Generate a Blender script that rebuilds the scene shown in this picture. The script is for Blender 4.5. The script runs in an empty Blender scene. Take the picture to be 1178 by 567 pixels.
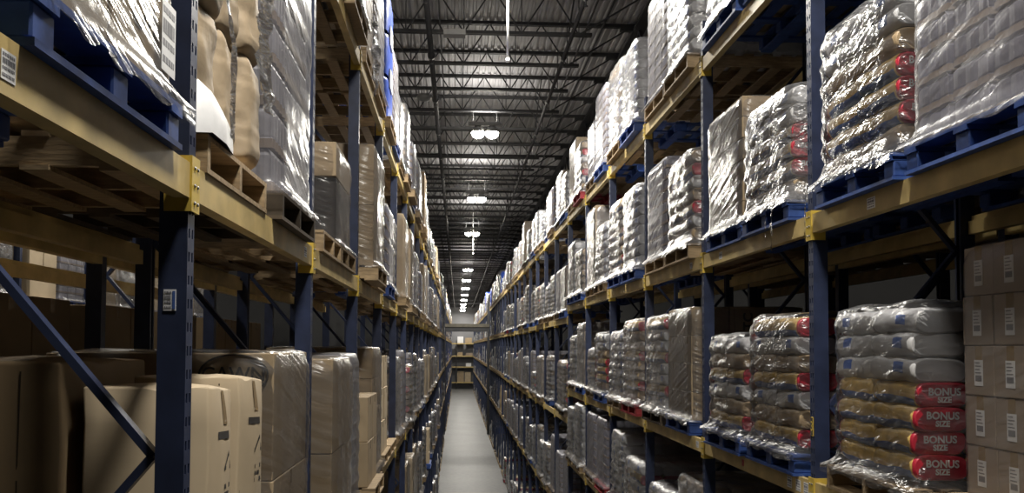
import bpy, bmesh, math, random
from mathutils import Vector, Matrix, noise
PI = math.pi
C = bpy.context.scene.collection
R = random.Random(7)
G = 6.4                                  # eye height above the floor; levels below are given from the eye
XL, XR = -0.915, 2.26                    # aisle faces of the two racks
BAY = 2.6
YL, YR = 3.18, 5.74                      # first upright in view, each side
DEP = 1.07                               # rack depth
NB = 24                                  # bays before the aisle bridge

# ---------------------------------------------------------------- materials
def new_mat(name):
    m = bpy.data.materials.new(name); m.use_nodes = True
    nt = m.node_tree; b = nt.nodes['Principled BSDF']
    return m, nt, b
def N(nt, t, **kw):
    n = nt.nodes.new(t)
    for k, v in kw.items(): setattr(n, k, v)
    return n
def paint(name, col, rough=.5, var=.15, scale=6, metal=0., bump=0., rnd=0., spec=.5, stretch=(1, 1, 1)):
    m, nt, b = new_mat(name)
    L = nt.links.new
    tc = N(nt, 'ShaderNodeTexCoord'); mp = N(nt, 'ShaderNodeMapping'); mp.inputs['Scale'].default_value = stretch
    L(tc.outputs['Object'], mp.inputs[0])
    no = N(nt, 'ShaderNodeTexNoise'); no.inputs['Scale'].default_value = scale; no.inputs['Detail'].default_value = 5
    L(mp.outputs[0], no.inputs['Vector'])
    rp = N(nt, 'ShaderNodeMapRange'); rp.inputs[1].default_value = .3; rp.inputs[2].default_value = .7
    rp.inputs[3].default_value = 1 - var; rp.inputs[4].default_value = 1 + var
    L(no.outputs[0], rp.inputs[0])
    val = rp.outputs[0]
    if rnd:
        oi = N(nt, 'ShaderNodeObjectInfo'); r2 = N(nt, 'ShaderNodeMapRange')
        r2.inputs[3].default_value = 1 - rnd; r2.inputs[4].default_value = 1 + rnd
        L(oi.outputs['Random'], r2.inputs[0])
        mu = N(nt, 'ShaderNodeMath', operation='MULTIPLY'); L(val, mu.inputs[0]); L(r2.outputs[0], mu.inputs[1]); val = mu.outputs[0]
    mx = N(nt, 'ShaderNodeVectorMath', operation='SCALE'); mx.inputs[0].default_value = col
    L(val, mx.inputs['Scale']); L(mx.outputs[0], b.inputs['Base Color'])
    b.inputs['Roughness'].default_value = rough; b.inputs['Metallic'].default_value = metal
    b.inputs['Specular IOR Level'].default_value = spec
    if bump:
        bp = N(nt, 'ShaderNodeBump'); bp.inputs['Strength'].default_value = bump; bp.inputs['Distance'].default_value = .01
        L(no.outputs[0], bp.inputs['Height']); L(bp.outputs[0], b.inputs['Normal'])
    return m
def emit(name, col, s):
    m, nt, b = new_mat(name)
    b.inputs['Base Color'].default_value = (.8, .8, .8, 1)
    b.inputs['Emission Color'].default_value = (*col, 1); b.inputs['Emission Strength'].default_value = s
    return m
def film_mat(name, lo, hi, col, rough, streak, crumple, zs=20., gloss=2.0, us=2.):
    m, nt, b = new_mat(name); L = nt.links.new
    tc = N(nt, 'ShaderNodeTexCoord'); oi = N(nt, 'ShaderNodeObjectInfo')
    sp = N(nt, 'ShaderNodeSeparateXYZ'); L(tc.outputs['Object'], sp.inputs[0])
    def M(op, a, b_=None, c=None):
        n = N(nt, 'ShaderNodeMath', operation=op)
        for i, v in enumerate((a, b_, c)):
            if v is None: continue
            if isinstance(v, (int, float)): n.inputs[i].default_value = v
            else: L(v, n.inputs[i])
        return n.outputs[0]
    u = M('ADD', sp.outputs[0], sp.outputs[1]); w = M('SUBTRACT', sp.outputs[0], sp.outputs[1])
    ro = M('MULTIPLY', oi.outputs['Random'], 37.)
    v = M('MULTIPLY_ADD', u, .32, sp.outputs[2])
    def vec(a, b_, c):
        n = N(nt, 'ShaderNodeCombineXYZ'); L(a, n.inputs[0]); L(b_, n.inputs[1]); L(c, n.inputs[2]); return n.outputs[0]
    v1 = vec(M('MULTIPLY_ADD', u, us, ro), M('MULTIPLY', w, us), M('MULTIPLY', v, zs))
    n1 = N(nt, 'ShaderNodeTexNoise'); n1.inputs['Scale'].default_value = 1.; n1.inputs['Detail'].default_value = 4; L(v1, n1.inputs['Vector'])
    v2 = vec(M('ADD', sp.outputs[0], ro), sp.outputs[1], M('MULTIPLY', sp.outputs[2], 1.7))
    n2 = N(nt, 'ShaderNodeTexNoise'); n2.inputs['Scale'].default_value = 6.5; n2.inputs['Detail'].default_value = 3; n2.inputs['Distortion'].default_value = .8; L(v2, n2.inputs['Vector'])
    n3 = N(nt, 'ShaderNodeTexNoise'); n3.inputs['Scale'].default_value = 3.2; n3.inputs['Detail'].default_value = 3; L(v2, n3.inputs['Vector'])
    ridge = M('ABSOLUTE', M('SUBTRACT', n2.outputs[0], .5))
    hgt = M('ADD', M('MULTIPLY', n1.outputs[0], streak), M('MULTIPLY', ridge, -crumple))
    bp = N(nt, 'ShaderNodeBump'); bp.inputs['Strength'].default_value = .9; bp.inputs['Distance'].default_value = .035
    L(hgt, bp.inputs['Height']); L(bp.outputs[0], b.inputs['Normal'])
    b.inputs['Base Color'].default_value = (*col, 1); b.inputs['Roughness'].default_value = rough
    b.inputs['Specular IOR Level'].default_value = .75
    tr = N(nt, 'ShaderNodeBsdfTransparent'); tr.inputs[0].default_value = (.94, .94, .95, 1)
    rp = N(nt, 'ShaderNodeMapRange'); rp.inputs[1].default_value = .32; rp.inputs[2].default_value = .68
    rp.inputs[3].default_value = lo; rp.inputs[4].default_value = hi
    L(M('ADD', M('MULTIPLY', n1.outputs[0], .5), M('MULTIPLY', n3.outputs[0], .5)), rp.inputs[0])
    mx = N(nt, 'ShaderNodeMixShader'); L(rp.outputs[0], mx.inputs[0]); L(tr.outputs[0], mx.inputs[1]); L(b.outputs[0], mx.inputs[2])
    b.inputs['Specular IOR Level'].default_value = 0.; b.inputs['Roughness'].default_value = .8
    lw = N(nt, 'ShaderNodeFresnel'); lw.inputs['IOR'].default_value = 1.5; L(bp.outputs[0], lw.inputs['Normal'])
    gl = N(nt, 'ShaderNodeBsdfGlossy'); gl.inputs['Roughness'].default_value = rough; gl.inputs['Color'].default_value = (1, 1, 1, 1); L(bp.outputs[0], gl.inputs['Normal'])
    m2 = N(nt, 'ShaderNodeMixShader'); L(M('MINIMUM', M('MULTIPLY', lw.outputs[0], gloss), .9), m2.inputs[0]); L(mx.outputs[0], m2.inputs[1]); L(gl.outputs[0], m2.inputs[2])
    L(m2.outputs[0], nt.nodes['Material Output'].inputs[0])
    return m

BLUE = paint('rack_blue_paint', (.025, .035, .078), .45, .25, 9)
SLOT_SHADE = paint('slot_shade', (.008, .008, .01), .8, 0)
YEL = paint('beam_yellow_paint', (.56, .42, .175), .5, .22, 5, rnd=.06)
YELB = paint('bracket_yellow_paint', (.66, .47, .08), .45, .15, 8)
STEEL = paint('bare_steel', (.32, .32, .33), .4, .15, 20, metal=.8)
DARK = paint('joist_dark_paint', (.045, .045, .048), .6, .2, 4)
DECK = paint('deck_galvanised', (.52, .51, .52), .6, .12, 2)
PIPE = paint('black_pipe', (.05, .05, .055), .5, .2, 6)
CONC = None
WOOD = paint('pallet_wood', (.36, .26, .15), .75, .3, 9, rnd=.25, bump=.3, stretch=(1, 6, 6))
WOODB = paint('pallet_blue_paint', (.03, .075, .27), .6, .3, 10, rnd=.15, bump=.2)
WOODR = paint('pallet_red_paint', (.38, .04, .05), .6, .3, 10)
WOODD = paint('pallet_dark_wood', (.10, .075, .05), .8, .3, 9, rnd=.2)
KRAFT = paint('cardboard', (.39, .295, .185), .72, .12, 3, rnd=.14)
KRAFTL = paint('cardboard_pale', (.52, .415, .28), .7, .10, 3, rnd=.08)
KRAFT_SHADED = paint('cardboard_shaded', (.235, .165, .09), .75, .15, 3, rnd=.1)  # cardboard with the shade under the shelves put into its colour
WBOX = paint('greyish_cardboard', (.34, .27, .21), .7, .08, 3, rnd=.05)
TAPE = paint('parcel_tape', (.30, .21, .11), .25, .05, 3)
SEAM = paint('carton_seam', (.05, .035, .02), .9, 0)
INK = paint('black_ink', (.035, .03, .028), .7, .1, 30)
LABEL = paint('white_label', (.82, .82, .83), .5, .05, 20)
LBLUE = paint('blue_print', (.06, .12, .36), .5, .1, 20)
LGREY = paint('grey_print', (.22, .22, .24), .5, .1, 20)
LRED = paint('red_print', (.45, .03, .05), .5, .1, 20)
GOLD = paint('sack_gold', (.62, .42, .13), .4, .3, 7, rnd=.12)
SBLUE = paint('sack_blue', (.05, .14, .48), .4, .2, 7)
SRED = paint('sack_red', (.48, .025, .05), .42, .15, 9)
SWHITE = paint('sack_white', (.55, .55, .56), .4, .2, 6, rnd=.12)
STAN = paint('sack_brown', (.34, .25, .15), .5, .3, 6, rnd=.15)
PAPER = paint('kraft_paper', (.43, .335, .225), .6, .18, 7, rnd=.1, bump=.9)
CANS = paint('tray_grey', (.24, .235, .28), .4, .25, 8, rnd=.1)
CANL = paint('tray_pale', (.40, .39, .42), .4, .2, 8, rnd=.1)
TARP = paint('blue_shrink_cover', (.045, .10, .48), .35, .15, 4)
BLACKF = paint('dark_plastic_sheet', (.05, .045, .045), .22, .4, 5, bump=.6)
PINK = paint('pink_sheet', (.62, .12, .22), .5, .1, 5)
WALLM = paint('wall_unlit_black', (.02, .02, .021), .8, .08, .5)  # near-black: the darkness behind the racks is put into the wall colour
ENDW = paint('pale_end_wall', (.21, .21, .22), .7, .08, .5)
LAMPM = emit('lamp_lens', (1, .93, .78), 60.)
WHITEP = paint('white_pipe_paint', (.85, .85, .83), .4, .03, 3)
FIX = paint('fixture_grey', (.22, .22, .22), .4, .05, 3)
FILM_S = film_mat('stretch_film_crinkled', .05, .42, (.42, .42, .44), .26, 1.0, 1.1, 9., 1.5)
FILM_P = film_mat('stretch_film_clear', .00, .12, (.42, .42, .44), .24, .9, .9, 10., .85)
FILM_C = film_mat('stretch_film_smooth', .02, .26, (.42, .42, .43), .22, .6, .12, 26., 1.0, .7)
FILM_G = film_mat('stretch_film_grey', .06, .30, (.34, .335, .38), .28, .35, .12, 12., .55, 1.)
FILM_D = film_mat('stretch_film_thin', .01, .16, (.42, .42, .43), .22, .5, .12, 22., .6, .8)
FILM_L = film_mat('stretch_film_light', .01, .12, (.42, .42, .42), .22, .5, .2, 16., .45, 1.)

def floor_mat():
    m, nt, b = new_mat('polished_concrete'); L = nt.links.new
    tc = N(nt, 'ShaderNodeTexCoord')
    n1 = N(nt, 'ShaderNodeTexNoise'); n1.inputs['Scale'].default_value = .35; n1.inputs['Detail'].default_value = 6; L(tc.outputs['Object'], n1.inputs['Vector'])
    n2 = N(nt, 'ShaderNodeTexNoise'); n2.inputs['Scale'].default_value = 5; n2.inputs['Detail'].default_value = 6; L(tc.outputs['Object'], n2.inputs['Vector'])
    ad = N(nt, 'ShaderNodeMath', operation='ADD'); L(n1.outputs[0], ad.inputs[0]); L(n2.outputs[0], ad.inputs[1])
    cr = N(nt, 'ShaderNodeValToRGB'); cr.color_ramp.elements[0].position = .35; cr.color_ramp.elements[1].position = .72
    cr.color_ramp.elements[0].color = (.10, .10, .10, 1); cr.color_ramp.elements[1].color = (.19, .19, .188, 1)
    dv = N(nt, 'ShaderNodeMath', operation='MULTIPLY'); dv.inputs[1].default_value = .5; L(ad.outputs[0], dv.inputs[0])
    L(dv.outputs[0], cr.inputs[0]); L(cr.outputs[0], b.inputs['Base Color'])
    b.inputs['Roughness'].default_value = .46
    return m
CONC = floor_mat()

# ---------------------------------------------------------------- mesh helpers
class MB:
    """collects boxes, bars and tubes into one mesh"""
    def __init__(s): s.v = []; s.f = []; s.m = []; s.sm = []
    def add(s, vs, fs, mi=0, smooth=False):
        b = len(s.v); s.v += [tuple(p) for p in vs]
        for f in fs: s.f.append(tuple(b + i for i in f)); s.m.append(mi); s.sm.append(smooth)
    def box(s, x0, x1, y0, y1, z0, z1, mi=0):
        vs = [(x, y, z) for z in (z0, z1) for y in (y0, y1) for x in (x0, x1)]
        s.add(vs, [(0, 2, 3, 1), (4, 5, 7, 6), (0, 1, 5, 4), (2, 6, 7, 3), (0, 4, 6, 2), (1, 3, 7, 5)], mi)
    def bar(s, a, b, w, h=None, mi=0, n=4, up=(0, 0, 1)):
        a = Vector(a); b = Vector(b); h = h or w; d = (b - a).normalized(); up = Vector(up)
        if abs(d.dot(up)) > .98: up = Vector((0, 1, 0))
        r = d.cross(up).normalized(); q = r.cross(d)
        vs = []
        for p in (a, b):
            for i in range(n):
                t = 2 * PI * (i + .5) / n
                k = 1.4142 if n == 4 else 1.
                vs.append(p + r * (math.cos(t) * w / 2 * k) + q * (math.sin(t) * h / 2 * k))
        fs = [(i, (i + 1) % n, n + (i + 1) % n, n + i) for i in range(n)] + [tuple(range(n))[::-1], tuple(range(n, 2 * n))]
        s.add(vs, fs, mi, n > 6)
    def lathe(s, prof, n=20, mi=0, off=(0, 0, 0)):
        vs = []
        for r, z in prof:
            for i in range(n):
                t = 2 * PI * i / n; vs.append((off[0] + r * math.cos(t), off[1] + r * math.sin(t), off[2] + z))
        fs = [(j * n + i, j * n + (i + 1) % n, (j + 1) * n + (i + 1) % n, (j + 1) * n + i) for j in range(len(prof) - 1) for i in range(n)]
        fs += [tuple(range(n))[::-1], tuple(range((len(prof) - 1) * n, len(prof) * n))]
        s.add(vs, fs, mi, True)
    def mesh(s, name, mats):
        me = bpy.data.meshes.new(name); me.from_pydata(s.v, [], s.f)
        for m in mats: me.materials.append(m)
        me.polygons.foreach_set('material_index', s.m); me.polygons.foreach_set('use_smooth', s.sm)
        me.update(); return me

def link(name, data, parent=None, loc=(0, 0, 0), rot=(0, 0, 0), scale=None):
    o = bpy.data.objects.new(name, data); C.objects.link(o)
    o.location = loc; o.rotation_euler = rot
    if scale: o.scale = scale
    if parent: o.parent = parent
    return o
def tag(o, label, cat, group=None, kind=None):
    o['label'] = label; o['category'] = cat
    if group: o['group'] = group
    if kind: o['kind'] = kind
    return o
def struct(name, mb, mats, label=None, cat=None, loc=(0, 0, 0)):
    o = link(name, mb.mesh(name, mats) if isinstance(mb, MB) else mb, None, loc); o['kind'] = 'structure'
    if label: o['label'] = label; o['category'] = cat
    return o
def bevel_mesh(me, w, seg=2):
    bm = bmesh.new(); bm.from_mesh(me)
    bmesh.ops.bevel(bm, geom=bm.edges[:], offset=w, segments=seg, affect='EDGES', profile=.5)
    bm.to_mesh(me); bm.free(); return me

ORD = ['nearest', 'second', 'third', 'fourth', 'fifth', 'sixth', 'seventh', 'eighth', 'ninth', 'tenth', 'eleventh', 'twelfth', 'thirteenth', 'fourteenth',
       'fifteenth', 'sixteenth', 'seventeenth', 'eighteenth', 'nineteenth', 'twentieth', 'twenty-first', 'twenty-second', 'twenty-third', 'twenty-fourth',
       'twenty-fifth', 'twenty-sixth', 'twenty-seventh', 'twenty-eighth', 'twenty-ninth', 'thirtieth', 'thirty-first', 'thirty-second', 'thirty-third', 'thirty-fourth',
       'thirty-fifth', 'thirty-sixth', 'thirty-seventh', 'thirty-eighth']
SHELF = {'R': ['top', 'second', 'third', 'fourth', 'fifth', 'floor'], 'L': ['top', 'second', 'third', 'fourth', 'floor']}
SIDE = {'R': 'right', 'L': 'left'}

# ---------------------------------------------------------------- rack geometry
LV_NEAR_R = [2.526, .689, -1.013, -2.42, -4.1]
LV = [2.526, .456, -1.62, -3.70]
def levels(side, bay):
    return LV_NEAR_R if side == 'R' and bay < 6 else LV
BT, BB = .165, .045                       # beam top and bottom above the bracket's lower edge
def up_y(side, i): return (YR if side == 'R' else YL) + BAY * (i - 1)      # bay i lies between upright i and i+1
def face_x(side): return XR if side == 'R' else XL
def sgn(side): return 1 if side == 'R' else -1
PZ = 3.05 + G                            # top of the uprights

def post_mesh(detail):
    """upright post: face with two columns of slots at x=0 looking to -x, channel behind it"""
    mb = MB(); w = .075; d = .095; t = .004; z1 = PZ
    mb.box(0, d, -w / 2, -w / 2 + t, 0, z1); mb.box(0, d, w / 2 - t, w / 2, 0, z1)
    mb.box(d - t, d, -w / 2 + t, -w / 2 + .022, 0, z1); mb.box(d - t, d, w / 2 - .022, w / 2 - t, 0, z1)
    if not detail:
        mb.box(0, t, -w / 2 + t, w / 2 - t, 0, z1)
    else:
        ya, yb, yc, yd = -.026, -.010, .010, .026; e = w / 2 - t
        mb.box(0, t, -e, ya, 0, z1); mb.box(0, t, yb, yc, 0, z1); mb.box(0, t, yd, e, 0, z1)
        z = 0.
        while z < z1:
            zz = min(z + .048, z1)
            mb.box(0, t, ya, yb, z, zz); mb.box(0, t, yc, yd, z, zz); z += .08
        mb.box(.03, .034, -e, e, 0, z1, 1)  # black sheet standing in for the shade inside the post
    mb.box(-.02, d + .02, -.07, .07, 0, .012)
    return mb.mesh('post', [BLUE, SLOT_SHADE])
POST_D, POST_S = post_mesh(True), post_mesh(False)
def brace_bar(p, q):
    mb = MB(); mb.bar(p, q, .028, .045, up=(0, 1, 0)); return mb.mesh('brace', [BLUE])
ZN = [G - .37 + 1.0 * k for k in range(-6, 4)]
def zz(k): return (.11 if k % 2 == 0 else DEP - .11)
BR = [brace_bar((zz(k), 0, ZN[k]), (zz(k + 1), 0, ZN[k + 1])) for k in range(len(ZN) - 1)]
mb = MB()
for k in range(len(ZN) - 1): mb.bar((zz(k), 0, ZN[k]), (zz(k + 1), 0, ZN[k + 1]), .028, .045, up=(0, 1, 0))
BR_ALL = mb.mesh('bracing', [BLUE])

def frame(side, y, detail, label, x0=None, grp=None):
    s = sgn(side); x0 = face_x(side) if x0 is None else x0
    o = tag(link('upright_frame', None, None, (x0, y, 0)), label, 'rack upright', grp or 'blue upright frames of the %s rack' % SIDE[side])
    rz = 0 if s > 0 else PI
    p = POST_D if detail else POST_S
    pr = link('post', p, o, (0, 0, 0), (0, 0, rz))
    link('post', POST_S, o, (s * DEP, 0, 0), (0, 0, rz + PI))
    if detail:
        for b in BR: link('brace', b, o, (0, 0, 0), (0, 0, rz))
    else:
        link('bracing', BR_ALL, o, (0, 0, 0), (0, 0, rz))
    return o, pr
FR = {}
for side in 'RL':
    for i in range(0, NB + 1):
        y = up_y(side, i)
        if y < .9: continue
        k = i - 1 if side == 'R' else i - 1
        FR[side, i] = frame(side, y, y < 15, 'blue slotted upright frame, %s from the camera in the %s rack' % (ORD[max(0, i - (1 if side == 'L' else 0))], SIDE[side]))
FAR0 = up_y('R', NB) + 4.4               # second block, past the aisle bridge
FAR_N = 25
for side in 'RL':
    for i in range(FAR_N + 1):
        o, _ = frame(side, FAR0 + BAY * i, False, 'blue upright frame in the %s rack past the aisle bridge' % SIDE[side], grp='far upright frames past the bridge on the %s' % SIDE[side])

def beam_mesh():
    mb = MB(); y0, y1 = .045, BAY - .045
    prof = [(0, BB), (0, BT), (.032, BT), (.032, BT - .035), (.055, BT - .035), (.055, BB)]
    n = len(prof)
    vs = [(x, y, z) for y in (y0, y1) for x, z in prof]
    mb.add(vs, [(i, n + i, n + (i + 1) % n, (i + 1) % n) for i in range(n)] + [tuple(range(n)), tuple(range(n, 2 * n))[::-1]])
    return mb.mesh('beam', [YEL])
def bracket_mesh(sg):
    mb = MB()
    mb.box(-.008, -.003, -.002 if sg > 0 else -.040, .040 if sg > 0 else .002, 0, .19)       # plate on the post face
    y = .040 * sg
    mb.box(-.008, .085, min(y, y + .006 * sg), max(y, y + .006 * sg), 0, .19)               # plate on the post side
    for z in (.03, .09, .15):
        mb.bar((-.008, .018 * sg, z), (-.013, .018 * sg, z), .013, n=8, mi=1)
    return mb.mesh('end_bracket', [YELB, STEEL])
BEAM = beam_mesh(); BK0, BK1 = bracket_mesh(1), bracket_mesh(-1)
BEAMS = {}
def beam(side, bay, zb, label, rear=False, x=None, grp=None, brackets=True):
    s = sgn(side); x0 = face_x(side) if x is None else x
    y = up_y(side, bay)
    if rear: x0 += s * DEP
    flip = (s > 0) != rear                # beam face looks to -x
    o = tag(link('rack_crossbeam', BEAM, None, (x0 - (.006 if flip else -.006), y if flip else y + BAY, zb + G), (0, 0, 0 if flip else PI)), label, 'rack beam', grp or 'yellow crossbeams of the %s rack' % SIDE[side])
    if brackets:
        link('end_bracket', BK0, o); link('end_bracket', BK1, o, (0, BAY, 0))
    return o
for side in 'RL':
    for bay in range(0, NB):
        y = up_y(side, bay)
        for li, zb in enumerate(levels(side, bay)):
            yn = max(y + BAY, .5)
            if zb > 0 and li and 398 - zb * 1053 / yn < -60: continue
            if zb < 0 and 398 - (zb + 1.7) * 1053 / yn > 600: continue
            BEAMS[side, bay, li] = beam(side, bay, zb, 'yellow front crossbeam of the %s bay from the camera, %s rack, %s shelf' % (ORD[bay], SIDE[side], SHELF[side][li]), brackets=y < 40)
            if bay < 5:
                beam(side, bay, zb, 'yellow rear crossbeam of the %s bay from the camera, %s rack, %s shelf' % (ORD[bay], SIDE[side], SHELF[side][li]), rear=True, grp='rear crossbeams of the %s rack' % SIDE[side], brackets=False)

# stickers and tags on the steelwork
def text_mesh(body, size, mat, bold=0., align='CENTER', extrude=0.0):
    cu = bpy.data.curves.new('lettering', 'FONT'); cu.body = body; cu.size = size; cu.align_x = align; cu.align_y = 'CENTER'
    cu.offset = bold; cu.extrude = extrude; cu.resolution_u = 3; cu.space_line = .85
    o = bpy.data.objects.new('tmp_text', cu); C.objects.link(o)
    dg = bpy.context.evaluated_depsgraph_get(); me = bpy.data.meshes.new_from_object(o.evaluated_get(dg))
    bpy.data.objects.remove(o); bpy.data.curves.remove(cu)
    me.materials.clear(); me.materials.append(mat); return me
def sticker(w, h, seed, bars=True, strip=None, body=LABEL):
    """label in the local xz-plane facing -y"""
    r = random.Random(seed); mb = MB()
    mb.box(-w / 2, w / 2, -.0012, 0, -h / 2, h / 2, 0)
    if strip: mb.box(w * .2, w * .42, -.002, -.0012, -h * .42, h * .42, 2)
    x1 = w * .1 if strip else w * .4
    if bars:
        for k in range(4):
            zc = h * (.36 - .23 * k)
            if k == 1:
                x = -w * .42
                while x < x1:
                    ww = r.choice((.02, .035, .05)) * w; mb.box(x, x + ww, -.002, -.0012, zc - h * .1, zc + h * .1, 1); x += ww + r.choice((.02, .04)) * w
            else:
                x = -w * .42
                while x < x1:
                    ww = r.uniform(.08, .2) * w; mb.box(x, min(x + ww, x1), -.002, -.0012, zc - h * .045, zc + h * .045, 1); x += ww + .05 * w
    return mb.mesh('sticker', [body, LGREY, strip or LBLUE])
# barcode on the camera side of the nearest left upright
link('barcode_label', sticker(.042, .072, 1, strip=LBLUE), FR['L', 1][1], (.055, .0380, G + .155), (0, 0, PI))['label'] = 'white barcode label with a blue strip'
fo = FR['L', 1][0]
# yellow number tag on the near right upright
tagm = MB(); tagm.box(-.018, .018, -.004, 0, -.06, .06, 0); tagm.box(-.014, .014, -.005, -.004, -.056, .056, 1)
t = link('number_tag', tagm.mesh('number_tag', [YELB, INK]), FR['R', 1][1], (-.001, 0, G - .50), (0, 0, -PI / 2)); t['label'] = 'yellow tag with a black number field'
link('numeral', text_mesh('3', .085, YELB, .001), t, (0, -.0055, 0), (PI / 2, 0, 0))
def beam_sticker(side, bay, li, y, w, h, seed, z=None, **k):
    b = BEAMS.get((side, bay, li))
    if not b: return
    if side == 'L': y = BAY - y
    link('beam_label', sticker(w, h, seed, **k), b, (-.0005, y, (BB + BT) / 2 if z is None else z), (0, 0, -PI / 2))
beam_sticker('R', 0, 1, 1.72, .10, .062, 3)
beam_sticker('L', 0, 1, 1.30, .06, .06, 4)
for yy, sd in ((.10, 5), (.24, 6), (.40, 7)): beam_sticker('R', 1, 2, yy, .085, .075, sd)
beam_sticker('R', 1, 2, 1.42, .05, .05, 8, body=LRED, bars=False)
beam_sticker('R', 1, 1, 2.0, .09, .06, 9); beam_sticker('R', 2, 2, .2, .09, .06, 10); beam_sticker('L', 1, 1, 2.3, .09, .06, 11); beam_sticker('R', 2, 1, .4, .09, .06, 12)

# ---------------------------------------------------------------- pallets
def boards(mb, n, z0, z1, length, wid, lo, hi, jit=0, seed=0):
    r = random.Random(seed)
    for k in range(n):
        c = lo + (hi - lo) * k / (n - 1); w = wid * (1.3 if k in (0, n - 1) else 1)
        c = min(max(c, -.6 + w / 2), .6 - w / 2)
        j = r.uniform(-jit, jit)
        mb.box(c - w / 2, c + w / 2, -length / 2 + j, length / 2 + j, z0, z1)
PW, PD, PH = 1.02, 1.20, .14
def pallet_parts(mat, block, seed):
    parts = []
    mb = MB(); boards(mb, 7, .121, .14, PW, .095, -.56, .56, .006, seed); parts.append(('top_deck', mb.mesh('top_deck', [mat]), (0, 0, 0)))
    mb = MB(); boards(mb, 3 if block else 5, 0, .018, PW, .10, -.55, .55, .006, seed + 1); parts.append(('bottom_deck', mb.mesh('bottom_deck', [mat]), (0, 0, 0)))
    if block:
        b = MB(); b.box(-.07, .07, -.055, .055, .018, .100); bm_ = bevel_mesh(b.mesh('block', [mat]), .006, 1)
        for x in (-.52, 0, .52):
            for y in (-.45, 0, .45): parts.append(('block', bm_, (x, y, 0)))
        b = MB()
        for y in (-.45, 0, .45): b.box(-.6, .6, y - .055, y + .055, .100, .121)
        parts.append(('stringer_boards', b.mesh('stringer_boards', [mat]), (0, 0, 0)))
    else:
        b = MB(); b.box(-.6, .6, -.019, .019, .018, .121); sm = b.mesh('stringer', [mat])
        for y in (-.485, 0, .485): parts.append(('stringer', sm, (0, y, 0)))
    return parts
PAL = {'wood': pallet_parts(WOOD, False, 1), 'blue': pallet_parts(WOODB, True, 3), 'red': pallet_parts(WOODR, True, 5), 'dark': pallet_parts(WOODD, False, 8)}
def flat_pallet(mat, block):
    mb = MB(); boards(mb, 7, .121, .14, PW, .095, -.56, .56); boards(mb, 3, 0, .018, PW, .10, -.55, .55)
    for y in (-.47, 0, .47):
        if block:
            for x in (-.52, 0, .52): mb.box(x - .07, x + .07, y - .05, y + .05, .018, .121)
        else: mb.box(-.6, .6, y - .02, y + .02, .018, .121)
    return mb.mesh('pallet', [mat])
PAL1 = {'wood': flat_pallet(WOOD, False), 'blue': flat_pallet(WOODB, True), 'red': flat_pallet(WOODR, True), 'dark': flat_pallet(WOODD, False)}
PNAME = {'wood': 'bare wooden', 'blue': 'blue painted', 'red': 'red painted', 'dark': 'dark weathered'}

# ---------------------------------------------------------------- sacks, cartons, trays
BLUNT = .74
def sack_shape(L, W, H, x, th):
    s = (max(0., 1 - abs(x) ** 9)) ** .5 * (1 - BLUNT) + BLUNT
    c, n_ = math.cos(th), math.sin(th)
    return (x * L / 2, math.copysign(abs(c) ** .45, c) * W / 2 * (.76 + .24 * s), math.copysign(abs(n_) ** .75, n_) * H / 2 * s)
def sack_mesh(name, L, W, H, style, seed, nx=22, nt=22, amp=.012, fold=0.):
    mb = MB(); xs = [-math.cos(PI * i / (nx - 1)) for i in range(nx)]
    xs = [math.copysign(abs(x) ** .9, x) for x in xs]
    for x in xs:
        for j in range(nt):
            p = Vector(sack_shape(L, W, H, x, 2 * PI * (j + .5) / nt))
            q = p * 7 + Vector((seed * 3.1, 0, 0))
            p += Vector((0, noise.noise(q) * amp, noise.noise(q + Vector((9, 9, 9))) * amp))
            if fold:
                d = Vector((0, p.y, p.z)).normalized()
                p += d * fold * (.5 - 2 * abs(noise.noise(q * 1.1 + Vector((3, 1, 4))))) + d * fold * .7 * (.5 - 2 * abs(noise.noise(Vector((p.x * 24, math.atan2(p.z, p.y) * 1.2, seed)))))
            mb.v.append(tuple(p))
    for i in range(nx - 1):
        for j in range(nt):
            j2 = (j + 1) % nt
            mb.f.append((i * nt + j, (i + 1) * nt + j, (i + 1) * nt + j2, i * nt + j2))
            cx = (xs[i] + xs[i + 1]) / 2; th = 2 * PI * (j + 1) / nt; zz_ = math.sin(th)
            mi = 0
            if style == 'pet':
                if cx > .93: mi = 2
                elif cx > .86: mi = 0
                elif zz_ < -.25 and zz_ > -.9: mi = 1
            elif style == 'white':
                if -.1 < zz_ < .35 and .1 < cx < .5: mi = 1
            mb.m.append(mi); mb.sm.append(True)
    mb.f.append(tuple(range(nt))); mb.m.append(0); mb.sm.append(False)
    mb.f.append(tuple(range((nx - 1) * nt, nx * nt))[::-1]); mb.m.append(2 if style == 'pet' else 0); mb.sm.append(False)
    mats = {'pet': [GOLD, SBLUE, SRED], 'white': [SWHITE, SBLUE, SWHITE], 'tan': [STAN, STAN, STAN], 'paper': [PAPER, PAPER, PAPER]}[style]
    return mb.mesh(name, mats)
SL, SW, SH = .47, .285, .144
SLATE = None
SACK = {st: [sack_mesh('sack', SL, SW, SH, st, k) for k in range(3)] for st in ('pet', 'white', 'tan')}
def bonus_text():
    """BONUS / SIZE lettering standing on the red end of a sack (local +x)"""
    me = bpy.data.meshes.new('lettering'); bm = bmesh.new()
    for body, size, zc in (('BONUS', .052, .018), ('SIZE', .040, -.022)):
        tm = text_mesh(body, size, LABEL, .0018)
        for v in tm.vertices: v.co = Vector((SL / 2 + .004, v.co.x, v.co.y + zc))
        bm.from_mesh(tm)
    bm.to_mesh(me); bm.free(); me.materials.append(LABEL); return me
BONUS = bonus_text()

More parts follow.
